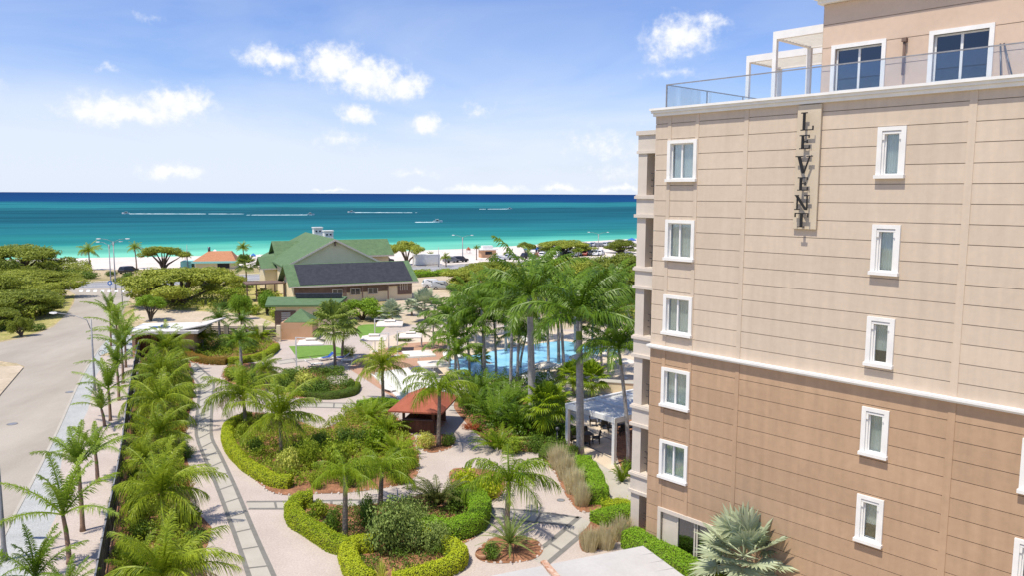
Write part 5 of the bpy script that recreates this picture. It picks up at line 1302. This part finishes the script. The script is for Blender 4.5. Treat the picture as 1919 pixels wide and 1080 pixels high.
def restaurant():
    o = G(366,505); root = frame('beach_restaurant', o, R(12), 'low beach restaurant with orange hipped roof and turquoise trim', 'restaurant')
    k = mpp(o); W = 72*k; b = MB(); b.box(0,0,0,W,7,1.5); b.build('wall', M['cream'], root)
    b = MB(); b.box(-.8,-.8,1.51,W+.5,7.4,1.95); b.build('fascia', M['aqua'], root)
    b = MB(); z = 1.97; P_ = [(-.5,-.4),(W+.2,-.4),(W+.2,7.2),(-.5,7.2)]; T = [(2.6,2.6,4.1),(W-1.2,2.6,4.1),(W-1.2,4.4,4.1),(2.6,4.4,4.1)]
    for i in range(4): p, q, s, t = P_[i], P_[(i+1)%4], T[(i+1)%4], T[i]; b.face([(p[0],p[1],z),(q[0],q[1],z),s,t])
    b.face(T); b.build('roof', M['tile'], root)
    b = MB(); b.box(-3.4,.5,0,-.9,5,1.9); b.build('bar_counter', M['aqua'], root)
    b = MB(); b.box(W*.55,-.03,.2,W*.85,-.002,1.4); b.build('opening', M['dark'], root)
    b = MB(); b.tube([(2.8,3.3,3.8),(2.8,3.3,5.2)], .3, 8); b.build('chimney', M['steel'], root)
restaurant()
def gatehouse():
    root = frame('gatehouse', G(249,672), R(6), 'small brown gatehouse with a flat white roof at the head of the fence', 'gatehouse')
    k = mpp(G(249,672)); W = 7.2
    b = MB(); b.box(0,0,0,.35,3.6,2.7); b.box(.36,1.2,0,2.2,4.2,2.7); b.box(W-2.2,1.0,0,W-.9,4.2,2.7); b.box(.36,4.21,0,W-.9,4.4,2.7); b.build('wall', M['orange'], root)
    b = MB(); b.box(.5,1.1,.1,1.6,1.199,2.3); b.box(2.21,1.4,.0,W-2.21,1.5,.9); b.build('door', M['brownwood'], root)
    b = MB(); b.box(-.6,-.5,2.7,W+.0,5.6,3.02); rf = b.build('roof', M['kerb'], root)
    b = MB(); b.box(-.35,-.25,3.021,W-.25,5.35,3.05); b.build('roof_membrane', M['white'], rf)
    b = MB(); b.hexa([(W-2.0,-.3,3.05),(W+.8,.3,3.5),(W+1.6,5.6,3.5),(W-1.2,5.0,3.05),(W-2.0,-.3,3.15),(W+.8,.3,3.62),(W+1.6,5.6,3.62),(W-1.2,5.0,3.15)]); b.build('canopy_wing', M['kerb'], rf)
    b = MB(); b.box(1.5,1.5,3.06,3.4,2.4,3.16); b.box(2.6,1.6,3.161,3.0,2.0,3.4); b.build('roof_hatch', M['car_blue'], rf)
gatehouse()
def lowwall():
    a, c = G(355,640), G(526,641); root = frame('garden_wall', a, math.atan2(c.y-a.y, c.x-a.x), 'low beige garden wall with dark louvre panels', 'wall'); L_ = (c-a).length
    b = MB(); b.box(0,0,0,L_,.3,.5)
    n = 5
    for i in range(n+1): x = i*(L_-.5)/n; b.box(x,-.05,.501,x+.5,.35,2.0)
    b.build('masonry', M['cream'], root); c2 = MB()
    for i in range(n):
        x = i*(L_-.5)/n+.52; x1 = (i+1)*(L_-.5)/n-.02
        for k in range(7): c2.box(x,.1,.55+k*.19,x1,.16,.68+k*.19)
    c2.build('louvre_panel', M['fence'], root)
lowwall()
def kiosk():
    # corners read at ground level: front left, front right, right back
    A, B_ = G(757,812), G(812,815); C_ = G(838,790)
    u = (B_-A).normalized(); W = (B_-A).length; D = (C_-B_).length*.95; ang = math.atan2(u.y,u.x)
    root = frame('garden_kiosk', A, ang, 'small brown timber kiosk with a red pyramid roof', 'kiosk')
    hp = z_at(A, 768)
    for (x,y) in ((0,0),(W,0),(W,D),(0,D)):
        b = MB(); b.box(x-.09,y-.09,0,x+.09,y+.09,hp); b.build('post', M['brownwood'], root)
    b = MB(); b.box(.1,-.03,.08,W-.1,.05,1.05); b.box(-.03,.1,.08,.05,D-.1,1.05); b.box(.1,D-.05,.08,W-.1,D+.03,1.05); b.build('counter_panel', M['brownwood'], root)
    b = MB(); b.box(-.03,-.2,1.051,W+.03,.15,1.13); b.build('counter_top', M['taupe'], root)
    b = MB(); b.box(-.15,-.15,0,W+.15,D+.15,.07); b.build('floor_slab', M['deck'], root)
    b = MB(); b.box(-.12,-.12,hp-.25,W+.12,-.02,hp-.03); b.box(-.12,D+.02,hp-.25,W+.12,D+.12,hp-.03); b.box(-.12,-.02,hp-.25,-.02,D+.02,hp-.03); b.box(W+.02,-.02,hp-.25,W+.12,D+.02,hp-.03); b.build('ring_beam', M['brownwood'], root)
    b = MB(); o = .95; z = hp; P_ = [(-o,-o),(W+o,-o),(W+o,D+o),(-o,D+o)]; c = (W/2,D/2,hp+1.35)
    b.prism(P_, z-.02, z+.1)
    for i in range(4): p, q = P_[i], P_[(i+1)%4]; b.face([(p[0],p[1],z+.1),(q[0],q[1],z+.1),c])
    b.build('roof', M['redroof'], root)
kiosk()
def patio_pergola():
    z = 3.3; A, B_, C_ = G(1061,757,z), G(1152,785,z), G(1182,725,z)
    u = (B_-A); W = u.length; u.normalize(); v = Vector((-u.y,u.x,0)); D = 8.5; ang = math.atan2(u.y,u.x)
    root = frame('patio_pergola', (A.x,A.y), ang, 'white louvred patio pergola on square posts beside the hotel', 'pergola')
    W2 = W+0.0
    for (x,y) in ((.1,.1),(W2-.1,.1),(.1,D-.1),(W2-.1,D-.1)):
        b = MB(); b.box(x-.12,y-.12,0,x+.12,y+.12,z-.35); b.build('post', M['metalw'], root)
    b = MB(); b.box(-.05,-.05,z-.35,W2+.05,.2,z); b.box(-.05,D-.2,z-.35,W2+.05,D+.05,z); b.box(-.05,.2,z-.35,.2,D-.2,z); b.box(W2-.2,.2,z-.35,W2+.05,D-.2,z)
    for y in (D*.33,D*.66): b.box(.2,y-.12,z-.3,W2-.2,y+.12,z-.004)
    b.build('frame', M['metalw'], root)
    b = MB()
    for i, (y0,y1) in enumerate(((.21,D*.33-.13),(D*.33+.13,D*.66-.13),(D*.66+.13,D-.21))):
        n = int((y1-y0)/.2)
        for k in range(n): y = y0+k*(y1-y0)/n; b.box(.21,y,z-.16,W2-.21,y+.17,z-.13)
    b.build('louvre', mat('louvre_grey', (.66,.66,.63), .5, amt=.05), root)
    # chairs and tables below
    def chair(loc, rz, label):
        r0 = empty('dining_chair', loc, rz, label, 'chair', 'dark chairs under the pergola')
        s = MB(); s.box(-.27,-.27,.42,.27,.27,.50); s.build('seat', M['rattan'], r0); s = MB(); s.hexa([(-.27,.21,.5),(.27,.21,.5),(.27,.27,.5),(-.27,.27,.5),(-.25,.30,.98),(.25,.30,.98),(.25,.36,.98),(-.25,.36,.98)]); s.build('backrest', M['rattan'], r0)
        for x in (-.24,.24):
            for y in (-.24,.24): s = MB(); s.box(x-.025,y-.025,0,x+.025,y+.025,.42); s.build('leg', M['rattan'], r0)
        return r0
    def table(loc, label):
        r0 = empty('dining_table', loc, .3, label, 'table', 'dark tables under the pergola'); s = MB(); s.box(-.5,-.5,.70,.5,.5,.75); s.build('tabletop', M['rattan'], r0); s = MB(); s.tube([(0,0,0),(0,0,.7)], .05); s.box(-.25,-.25,0,.25,.25,.03); s.build('leg', M['steel'], r0)
    for (px,py,lab) in ((1097,832,'nearest the left pergola post'),(1165,812,'beside the right pergola post'),(1130,800,'deep under the pergola')):
        T = G(px,py); table(T, 'square dark patio table '+lab)
        for k, (a, w_) in enumerate(((0,'right'),(math.pi/2,'far'),(math.pi,'left'),(-math.pi/2,'near'))):
            chair((T.x+math.cos(a)*.78, T.y+math.sin(a)*.78, 0), a-math.pi/2, 'dark woven chair on the '+w_+' side of the table '+lab)
patio_pergola()
def near_roof():
    zr = 3.0; P1 = G(1205,1024,zr+.5); P2 = G(870,1090,zr+.5); P3 = G(1290,1088,zr-.1)
    root = frame('lower_roof_building', (P1.x,P1.y), 0, 'low building with a pale metal roof at the bottom edge', 'building')
    R1 = P1-P1.copy(); A = P2-P1; B_ = P3-P1
    A.z = 0; hA = 0; A = A*1.15; B3 = B_*1.6
    o = Vector((0,0,P1.z)); p = [o, o+A, o+A+Vector((B3.x,B3.y,-.5)), o+Vector((B3.x,B3.y,-.9))]
    b = MB(); b.hexa([q-Vector((0,0,.12)) for q in p]+p); rf = b.build('roof', M['metalroof'], root)
    sm = MB(); n = 7
    for k in range(1, n):
        a_, c_ = p[0].lerp(p[3], k/n), p[1].lerp(p[2], k/n); sm.beam(a_+Vector((0,0,.012)), c_+Vector((0,0,.012)), .03, .02)
    sm.build('roof_seam', M['metalroof'], rf)
    d = (p[3]-p[0]).normalized(); t0 = p[0].lerp(p[1], .50); c2 = MB(); e = G(1060,1100,zr+.3)-P1; e.z = p[0].z-.30
    s0 = G(1018,1056,P1.z)-P1; s0.z = P1.z+.06; e = G(1058,1108,P1.z-.3)-P1; e.z = P1.z-.12; c2.beam(s0, e, .26, .10); c2.build('ridge_cap', M['rust'], rf)
    w_ = MB(); q = [(v.x*.96+.0, v.y*.96-.12) for v in p]; w_.prism(q[::-1], 0, P1.z-1.35); w_.build('wall', M['cream'], root)
near_roof()
#==SPLIT==
# ------------------------------------------------------------------ canopies, umbrellas, loungers
def canopy(px, py, top, wpx, label, rz=.35, side=-1):
    """square cantilever canopy; (px,py) foot of its mast, top row of the canopy"""
    B = G(px, py); h = z_at(B, top); wd = wpx*mpp(B)*.78; root = empty('pool_canopy', B, rz, label, 'canopy', 'white cantilever canopies')
    b = MB(); b.box(-.06,-.06,0,.06,.06,h+.45); b.box(-.35,-.35,0,.35,.35,.06); b.build('mast', M['metalw'], root)
    b = MB(); b.beam((0,0,h+.42),(side*-wd*.55,0,h+.28),.06,.08); b.build('arm', M['metalw'], root)
    cx = -side*wd*.58; s = wd/2; b = MB(); z = h-.12; P_ = [(cx-s,-s),(cx+s,-s),(cx+s,s),(cx-s,s)]; b.prism(P_, z-.12, z)
    T = [(cx-s*.35,-s*.35,z+.28),(cx+s*.35,-s*.35,z+.28),(cx+s*.35,s*.35,z+.28),(cx-s*.35,s*.35,z+.28)]
    for i in range(4): p, q = P_[i], P_[(i+1)%4]; b.face([(p[0],p[1],z+.002),(q[0],q[1],z+.002),T[(i+1)%4],T[i]])
    b.build('fabric', M['canvas'], root)
    b = MB(); t = s*.42; b.prism([(cx-t,-t),(cx+t,-t),(cx+t,t),(cx-t,t)], z+.34, z+.40); b.build('vent_cap', M['canvas'], root)
canopy(556,697,641,62,'white square canopy over the turf patch', .15, -1)
canopy(703,660,606,62,'farthest white canopy by the silver palms', .1, -1)
canopy(729,675,632,60,'white canopy above the dark planting, mast on its right', .1, 1)
canopy(745,668,628,54,'white canopy over the white lounger', .1, -1)
def umbrella(px, py, top, wpx, label, flat=False):
    B = G(px, py); h = z_at(B, top); rd = wpx*mpp(B)/2; root = empty('umbrella', B, .3, label, 'umbrella', 'white pool umbrellas')
    b = MB(); b.tube([(0,0,0),(0,0,h)], .035, 8); b.box(-.3,-.3,0,.3,.3,.06); b.build('pole', M['metalw'], root)
    n = 4 if flat else 8; b = MB(); zr = h-(rd*.16 if flat else rd*.30); ring = [(math.cos(2*math.pi*(k+.5)/n)*rd*(1.25 if flat else 1), math.sin(2*math.pi*(k+.5)/n)*rd*(1.25 if flat else 1), zr) for k in range(n)]
    for k in range(n):
        p, q = ring[k], ring[(k+1)%n]; b.face([p, q, (0,0,h)]); b.face([(p[0],p[1],zr-.16),(q[0],q[1],zr-.16),q,p])
    b.build('canopy', M['canvas'], root)
    b = MB()
    for k in range(n): b.beam((0,0,h-.55),(ring[k][0]*.6,ring[k][1]*.6,zr+(h-zr)*.35), .02, .02)
    b.build('rib', M['metalw'], root)
umbrella(785,700,658,62,'large flat white umbrella left of the pool', True)
umbrella(812,712,677,58,'flat white umbrella in front of the large flat one', True)
umbrella(1025,705,678,54,'white umbrella over the near pool edge', False)
umbrella(1097,690,661,62,'white umbrella right of the tallest palm trunk', False)
umbrella(1142,688,658,44,'white umbrella nearest the hotel by the pool', False)
umbrella(1170,710,672,44,'white umbrella half hidden by the curved palm', False)
umbrella(862,668,648,34,'small white umbrella at the pool left end', True)
def lounger(px, py, rz, label, towel=None):
    B = G(px, py); root = empty('sun_lounger', B, rz, label, 'sun lounger', 'white sun loungers')
    b = MB(); b.box(-.34,-.95,.26,.34,.25,.33); b.build('bed', M['white'], root)
    b = MB(); b.hexa([(-.34,.255,.26),(.34,.255,.26),(.34,.255,.33),(-.34,.255,.33),(-.34,.9,.72),(.34,.9,.72),(.34,.86,.79),(-.34,.86,.79)]); b.build('backrest', M['white'], root)
    for x in (-.3,.3):
        for y in (-.85,.2): b = MB(); b.box(x-.03,y-.03,0,x+.03,y+.03,.26); b.build('leg', M['white'], root)
    if towel:
        b = MB(); b.hexa([(-.3,.22,.335),(.3,.22,.335),(.3,.26,.335),(-.3,.26,.335),(-.3,.80,.80),(.3,.80,.80),(.3,.84,.78),(-.3,.84,.78)]); b.box(-.3,-.55,.331,.3,.215,.36)
        t = b.build('towel', M[towel]); t.location = B; t.rotation_euler = (0,0,rz); tag(t, 'blue towel on the '+label, 'towel', 'blue towels')
for a in [(588,688,2.0,'lounger farthest left under the turf canopy',None),(612,676,-.9,'lounger left of the fan palm trunk','blue'),(640,676,-1.6,'lounger right of the fan palm trunk','blue'),(656,680,-1.4,'lounger at the edge of the brown deck',None),
          (746,656,-1.5,'lounger beneath the far canopy',None),(815,690,-1.2,'lounger left of the pool on the beige deck',None),(728,735,.8,'lounger on the gravel by the platform',None),
          (1000,712,.4,'lounger under the near pool umbrella, left',None),(1015,716,.4,'lounger under the near pool umbrella, middle',None),(1030,716,.4,'lounger under the near pool umbrella, right',None),(1062,698,.4,'lounger between the two near umbrellas',None),
          (1110,684,.4,'lounger under the umbrella right of the tallest trunk',None),(990,722,.5,'lounger beside the very tall palm trunk',None),(960,648,.3,'lounger on the far side of the pool, left',None),(985,643,.3,'lounger on the far side of the pool, middle',None),(1015,638,.3,'lounger on the far side of the pool, right',None),
          (860,672,.3,'lounger at the pool left end, upper',None),(838,676,.3,'lounger at the pool left end, lower',None)]: lounger(*a)
def planter():
    root = frame('planter_box', G(1122,735), -.25, 'long beige planter by the pool deck', 'planter'); b = MB(); b.box(0,0,0,4.2,1.0,.9); b.build('box', M['cream'], root); b = MB(); b.box(-.06,-.06,.901,4.26,1.06,.98); b.build('rim', M['slab'], root)
planter()
def poolwall():
    a, c = G(1020,712,0), G(1120,700,0); root = frame('pool_railing', a, math.atan2(c.y-a.y,c.x-a.x), 'thin rail in front of the pool umbrellas', 'railing'); L_ = (c-a).length; b = MB(); b.box(0,-.02,1.0,L_,.02,1.05); b.build('top_rail', M['taupe'], root)
    for i in range(5): b = MB(); b.box(i*L_/4-.03,-.03,0,i*L_/4+.03,.03,1.0); b.build('post', M['taupe'], root)
poolwall()
def pot():
    B = G(906,1046); root = empty('terracotta_pot', B, 0, 'low terracotta bowl beside the stone ringed clump', 'pot'); b = MB(); b.tube([(0,0,0),(0,0,.05),(0,0,.26),(0,0,.30)], [.25,.30,.42,.40], 16, False); b.build('bowl', M['orange'], root)
    b = MB(); b.tube([(0,0,.2),(0,0,.24)], [.38,.38], 16); b.build('soil', M['mulch'], root)
pot()
# ------------------------------------------------------------------ bicycle
def bicycle(px, py, rz, label):
    B = G(px, py); root = empty('bicycle', B, rz, label, 'bicycle')
    def ring(c, m_, r0, r1):
        b = MB(); n = 20; P_ = [(c+math.cos(2*math.pi*k/n)*r0, 0, .34+math.sin(2*math.pi*k/n)*r0) for k in range(n+1)]; b.tube(P_, r1, 6, False); return b
    for c in (-.52,.52):
        wl = ring(c, 0, .32, .022).build('wheel', M['tyre'], root); b = MB()
        for k in range(8): a = k*math.pi/8; b.tube([(c+math.cos(a)*.3,0,.34+math.sin(a)*.3),(c-math.cos(a)*.3,0,.34-math.sin(a)*.3)], .004, 3, False)
        b.build('spokes', M['rim'], wl)
    b = MB()
    for p, q in (((-.52,0,.34),(-.05,0,.32)),((-.05,0,.32),(.36,0,.78)),((-.05,0,.32),(-.2,0,.82)),((-.2,0,.82),(.34,0,.84)),((-.52,0,.34),(-.2,0,.80)),((.52,0,.34),(.34,0,.92))): b.tube([p,q], .02, 6)
    b.build('frame', M['aqua'], root)
    b = MB(); b.box(-.32,-.06,.87,-.06,.06,.92); b.build('saddle', M['tyre'], root); b = MB(); b.tube([(.28,-.27,1.0),(.34,0,.96),(.28,.27,1.0)], .016, 6); b.build('handlebar', M['steel'], root)
    b = MB(); b.tube([(-.05,-.12,.24),(-.05,.12,.40)], .015, 5); b.build('pedals', M['steel'], root)
bicycle(201,668,.35,'turquoise bicycle parked by the kerb palms')
bicycle(243,670,.8,'second bicycle leaning by the gatehouse wall')
# ------------------------------------------------------------------ vehicles
def car_parts(suv=True):
    L_, W, Hb = 4.4, 1.8, .95; zt = 1.68 if suv else 1.42
    prof = [(-2.2,.35),(-2.2,.85),(-2.05,1.0),(-1.85,zt-.12),(-1.5,zt),(.35,zt),(.75,zt-.1),(1.25,1.05),(2.05,.92),(2.2,.75),(2.2,.35)] if suv else \
           [(-2.2,.35),(-2.2,.88),(-1.55,.98),(-1.0,zt-.05),(-.7,zt),(.3,zt),(.6,zt-.06),(1.2,.98),(2.05,.85),(2.2,.7),(2.2,.35)]
    b = MB(); n = len(prof); V = []
    for sg in (-1,1):
        for (x,z) in prof: V.append((x, sg*(W/2-(.22 if z > 1.1 else 0)), z))
    b.v = V
    for i in range(n): j = (i+1)%n; b.f.append((i,j,n+j,n+i)); b.m.append(0); b.sm.append(False)
    b.f.append(tuple(range(n))); b.f.append(tuple(range(n,2*n))[::-1]); b.m += [0,0]; b.sm += [False]*2
    body = b.data('car_body', M['car_white'])
    g = MB(); zt2 = zt-.1
    for sg in (-1,1):
        y = sg*(W/2-.10); y2 = sg*(W/2-.205)
        for x0,x1 in (((-1.7,-.75),(-.65,.2),(.28,.72)) if suv else ((-1.05,-.4),(-.32,.25),(.3,.6))): g.hexa([(x0,y-.02*sg,1.05),(x1+.12,y-.02*sg,1.05),(x1+.12,y+.006*sg,1.05),(x0,y+.006*sg,1.05),(x0+.05,y2-.02*sg,zt2),(x1,y2-.02*sg,zt2),(x1,y2+.01*sg,zt2),(x0+.05,y2+.01*sg,zt2)])
    xf = (1.22,.80) if suv else (1.15,.66); g.hexa([(xf[0],-.7,1.06),(xf[0],.7,1.06),(xf[0]-.03,.7,1.08),(xf[0]-.03,-.7,1.08),(xf[1]+.03,-.62,zt-.1),(xf[1]+.03,.62,zt-.1),(xf[1],.62,zt-.07),(xf[1],-.62,zt-.07)])
    xr = (-2.02,-1.88) if suv else (-1.5,-1.05); g.hexa([(xr[0]-.02,-.7,1.06),(xr[0]-.02,.7,1.06),(xr[0]+.04,.7,1.06),(xr[0]+.04,-.7,1.06),(xr[1]-.02,-.6,zt-.2),(xr[1]-.02,.6,zt-.2),(xr[1]+.04,.6,zt-.2),(xr[1]+.04,-.6,zt-.2)])
    gl = g.data('car_windows', M['cglass'])
    wm = MB(); wm.tube([(0,-.11,0),(0,.11,0)], .34, 16, smooth=False); wheel = wm.data('wheel', M['tyre'])
    rm = MB(); rm.tube([(0,-.115,0),(0,.115,0)], .2, 12, smooth=False); rim = rm.data('rim', M['rim'])
    hl = MB(); hl.box(-.03,-.16,-.06,.03,.16,.06); light = hl.data('headlight', M['rim'])
    return body, gl, wheel, rim, light
CP = {True: car_parts(True), False: car_parts(False)}
def car(px, py, rz, col, suv, label, group=None, sc_=1.0, detail=True):
    B = G(px, py); body, gl, wheel, rim, light = CP[suv]; root = empty('parked_car', B, rz, label, 'car', group); root.scale = (sc_,)*3
    inst('body', body, root, mat=M[col]); inst('windows', gl, root)
    for x in (-1.35,1.38):
        for y in (-.82,.82):
            w_ = inst('wheel', wheel, root, (x,y,.34))
            if detail: inst('rim', rim, w_)
    if detail:
        for y in (-.6,.6): inst('headlight', light, root, (2.19,y,.72))
car(812,539,.25,'car_white',True,'white car parked on the sandy ground, behind the silver one')
car(829,543,.2,'car_silver',True,'silver car parked in front of the white one on the sandy ground')
car(722,492,.4,'car_black',True,'dark car behind the green roof of the house')
car(241,512,1.2,'car_black',True,'dark vehicle on the beach road right of the lamps')
pal = ['car_white','car_grey','car_black','car_white','car_silver','car_red','car_white','car_blue','car_silver']
r_ = random.Random(5); n = 0; ordn = ['first','second','third','fourth','fifth','sixth','seventh','eighth','ninth','tenth','eleventh','twelfth','thirteenth','fourteenth','fifteenth','sixteenth','seventeenth','eighteenth']
nmc = {'car_white':'white','car_grey':'grey','car_black':'black','car_silver':'silver','car_red':'red','car_blue':'blue'}
for row, (y0, xs, lab) in enumerate([(482, [1008+i*9 for i in range(14)], 'front beach parking row'), (473, [1012+i*8 for i in range(12)], 'middle beach parking row'), (466, [1095+i*8 for i in range(9)], 'farthest beach parking row')]):
    for i, x in enumerate(xs):
        y = y0-(x-1000)*.035+r_.uniform(-.6,.6); c = r_.choice(pal); car(x, y, 1.25+r_.uniform(-.1,.1)+math.pi*(r_.random()<.5), c, r_.random()<.5, nmc[c]+' car, '+ordn[i]+' from the left in the '+lab, 'cars parked by the beach', detail=False)
for (x,y,c,l) in [(846,492,'car_grey','grey car by the beach lamp, left of it'),(862,491,'car_black','black car by the beach lamp, right of it'),(935,489,'car_white','white car left of the blue tents'),(960,486,'car_silver','silver car between the tan hut and the blue tents'),(1055,494,'car_white','white car alone before the front parking row'),(990,484,'car_black','black car under the blue tents')]:
    car(x,y,.6,c,True,l,'cars parked by the beach',detail=False)
def container():
    root = frame('storage_container', G(779,498), .45, 'long white container beside the lone umbrella tree', 'container'); b = MB(); b.box(0,0,.15,6.6,2.4,2.7)
    b.build('body', M['white'], root); b = MB()
    for k in range(16): b.box(.2+k*.4,-.04,.3,.38+k*.4,-.002,2.6)
    b.box(-.03,-.05,2.701,6.63,2.45,2.78); b.build('ribs', M['metalw'], root)
    for x in (.6,5.6): b = MB(); b.tube([(x,.1,.3),(x,.4,.3)], .3, 10); b.build('wheel', M['tyre'], root)
container()
def hut():
    root = frame('beach_hut', G(902,483), .3, 'tan beach hut with a white roof box on the sand', 'hut'); k = 1.0
    b = MB(); b.box(0,0,0,4.4,3.2,2.2); b.build('wall', M['orange'], root); b = MB(); b.box(-.4,-.4,2.2,4.8,3.6,2.5); b.box(.6,.4,2.501,3.6,2.6,3.4); b.build('roof', M['white'], root); b = MB(); b.box(1.2,-.03,.9,3.2,-.002,1.8); b.build('hatch', M['dark'], root)
hut()
def tent(px, py, wpx, top, m, label, group='beach tents'):
    B = G(px,py); k = mpp(B); s = wpx*k/2; h = z_at(B, top); root = empty('beach_tent', B, .3, label, 'tent', group)
    for x in (-1,1):
        for y in (-1,1): b = MB(); b.tube([(x*s*.95,y*s*.95,0),(x*s*.95,y*s*.95,h*.62)], .05, 5); b.build('pole', M['metalw'], root)
    b = MB(); P_ = [(-s,-s),(s,-s),(s,s),(-s,s)]
    for i in range(4): p, q = P_[i], P_[(i+1)%4]; b.face([(*p,h*.62),(*q,h*.62),(0,0,h)]); b.face([(*p,h*.45),(*q,h*.45),(*q,h*.62),(*p,h*.62)])
    b.build('canopy', M[m], root)
for a in [(988,474,11,462,'tentblue','bright blue beach tent, left of the pair'),(1000,473,12,460,'tentblue','bright blue beach tent, right of the pair'),(1184,455,12,445,'tentblue','blue beach tent touching the balcony edge'),
          (475,485,9,474,'tentblue','blue beach tent left of the green roof'),(487,486,8,476,'white','white beach tent left of the green roof'),(403,478,9,467,'white','white beach umbrella tent behind the orange roof'),(878,474,7,462,'redroof','small orange flag tent left of the tan hut')]: tent(*a)
# people on the beach are a few pixels: none can be told apart; two swimmers show in the pool
def person(px, py, rz, label):
    B = G(px, py, .045); me = bpy.data.meshes.new('person')
    J = [(0,0,.10,.13),(0,.22,.16,.15),(0,.46,.22,.16),(0,.58,.28,.06),(0,.68,.36,.10),(0,.76,.40,.09),      # pelvis, waist, chest, neck, head
         (.18,.48,.22,.06),(.32,.62,.12,.045),(.42,.80,.08,.035),(-.18,.48,.22,.06),(-.34,.60,.12,.045),(-.46,.74,.08,.035),
         (.10,-.08,.08,.09),(.13,-.46,.02,.07),(.12,-.84,-.02,.045),(-.10,-.08,.08,.09),(-.15,-.46,.02,.07),(-.20,-.82,-.02,.045)]
    E_ = [(0,1),(1,2),(2,3),(3,4),(4,5),(2,6),(6,7),(7,8),(2,9),(9,10),(10,11),(0,12),(12,13),(13,14),(0,15),(15,16),(16,17)]
    me.from_pydata([j[:3] for j in J], E_, []); o = bpy.data.objects.new('person', me); link(o); o.location = B; o.rotation_euler = (0,0,rz); me.materials.append(M['skin'])
    sk = o.modifiers.new('skin', 'SKIN')
    lay = me.skin_vertices[0] if me.skin_vertices else None
    if lay is None:
        bpy.context.view_layer.objects.active = o; bpy.ops.mesh.customdata_skin_add(); lay = me.skin_vertices[0]
    for i, j in enumerate(J): lay.data[i].radius = (j[3], j[3])
    lay.data[0].use_root = True
    o.modifiers.new('sub', 'SUBSURF').levels = 1; tag(o, label, 'person')
    h = MB(); h.tube([(0,.66,.40),(0,.70,.46),(0,.76,.48),(0,.82,.44)], [.06,.11,.10,.04], 8); h.build('hair', M['rattan'], o)
person(911,681,.9,'person swimming in the left part of the pool')
person(886,679,2.2,'person floating by the left pool edge')
# ------------------------------------------------------------------ boats and wakes
foam = mat('sea_foam', (.66,.78,.79), .9, (.34,.56,.60), .12, world=True)
def boat(px, py, towards, wlen, label, wlab):
    B = G(px, py); d = G(px+towards*60, py+0)-B; d = Vector((d.x,d.y,0)).normalized(); rz = math.atan2(d.y,d.x)
    k = mpp(B); root = empty('motor_boat', (B.x,B.y,-.08), rz, label, 'boat'); s = max(1.0, 7*k/6.0); root.scale = (s,s,s)
    b = MB(); secs = [(-3,1.1,.9),(-1,1.2,.95),(1,1.0,1.05),(2.2,.55,1.2),(3.2,.04,1.35)]; V = []
    for x, w_, h in secs: V.append([(x,-w_*.5,0),(x,-w_,h),(x,w_,h),(x,w_*.5,0)])
    for i in range(4):
        for j in range(4): a, c = V[i], V[i+1]; b.face([a[j],a[(j+1)%4],c[(j+1)%4],c[j]])
    b.face(V[0]); b.build('hull', M['white'], root)
    b = MB(); b.box(-.8,-.6,.96,.9,.6,1.7); b.build('cabin', M['cglass'], root); b = MB(); b.box(-1.4,-.8,1.9,.8,.8,2.0)
    for x in (-1.3,.6):
        for y in (-.7,.7): b.box(x,y,.95,x+.06,y+.06,1.9)
    b.build('canopy', M['white'], root)
    # foam trail on the water behind
    w_ = MB(); n = 40; L_ = abs(wlen)*k; r = random.Random(int(px)); s_ = Vector((-d.y,d.x,0))
    hs = [((.8*k)*(1-.8*(i/n)**.7)*r.uniform(.45,1.25)*min(1, .5+i/n*5)+.05, (1.3+4*i/n)*s*.7*r.uniform(.8,1.2)) for i in range(n+1)]; hs[-1] = (.01,.3)
    for sg in (-1, 1):
        for i in range(n):
            a, c = B-d*(L_*i/n-s), B-d*(L_*(i+1)/n-s); (h0,w0),(h1,w1) = hs[i], hs[i+1]; q0 = a+s_*sg*w0*.5; q1 = c+s_*sg*w1*.5
            if h0 < .3*k and r.random() < .35: continue
            w_.face([q0-s_*w0*.5+Vector((0,0,-.1)), q1-s_*w1*.5+Vector((0,0,-.1)), q1+Vector((0,0,h1)), q0+Vector((0,0,h0))], True)
            w_.face([q0+Vector((0,0,h0)), q1+Vector((0,0,h1)), q1+s_*w1*.5+Vector((0,0,-.1)), q0+s_*w0*.5+Vector((0,0,-.1))], True)
    tag(w_.build('boat_wake', foam), wlab, 'wake', kind='stuff')
boat(236,400.5,-1,215,'small motor boat heading left, farthest left on the sea','white foam trail of the leftmost boat')
boat(582,402.5,1,120,'small motor boat heading right above the green gable','white foam trail ending above the green gable')
boat(658,398,-1,125,'small motor boat heading left, right of the gable','white foam trail right of the gable')
boat(955,391.5,1,60,'distant motor boat heading right near the horizon band','faint white foam trail near the horizon band')
boat(820,416,1,45,'nearest motor boat turning with thick foam','thick white foam of the nearest boat')
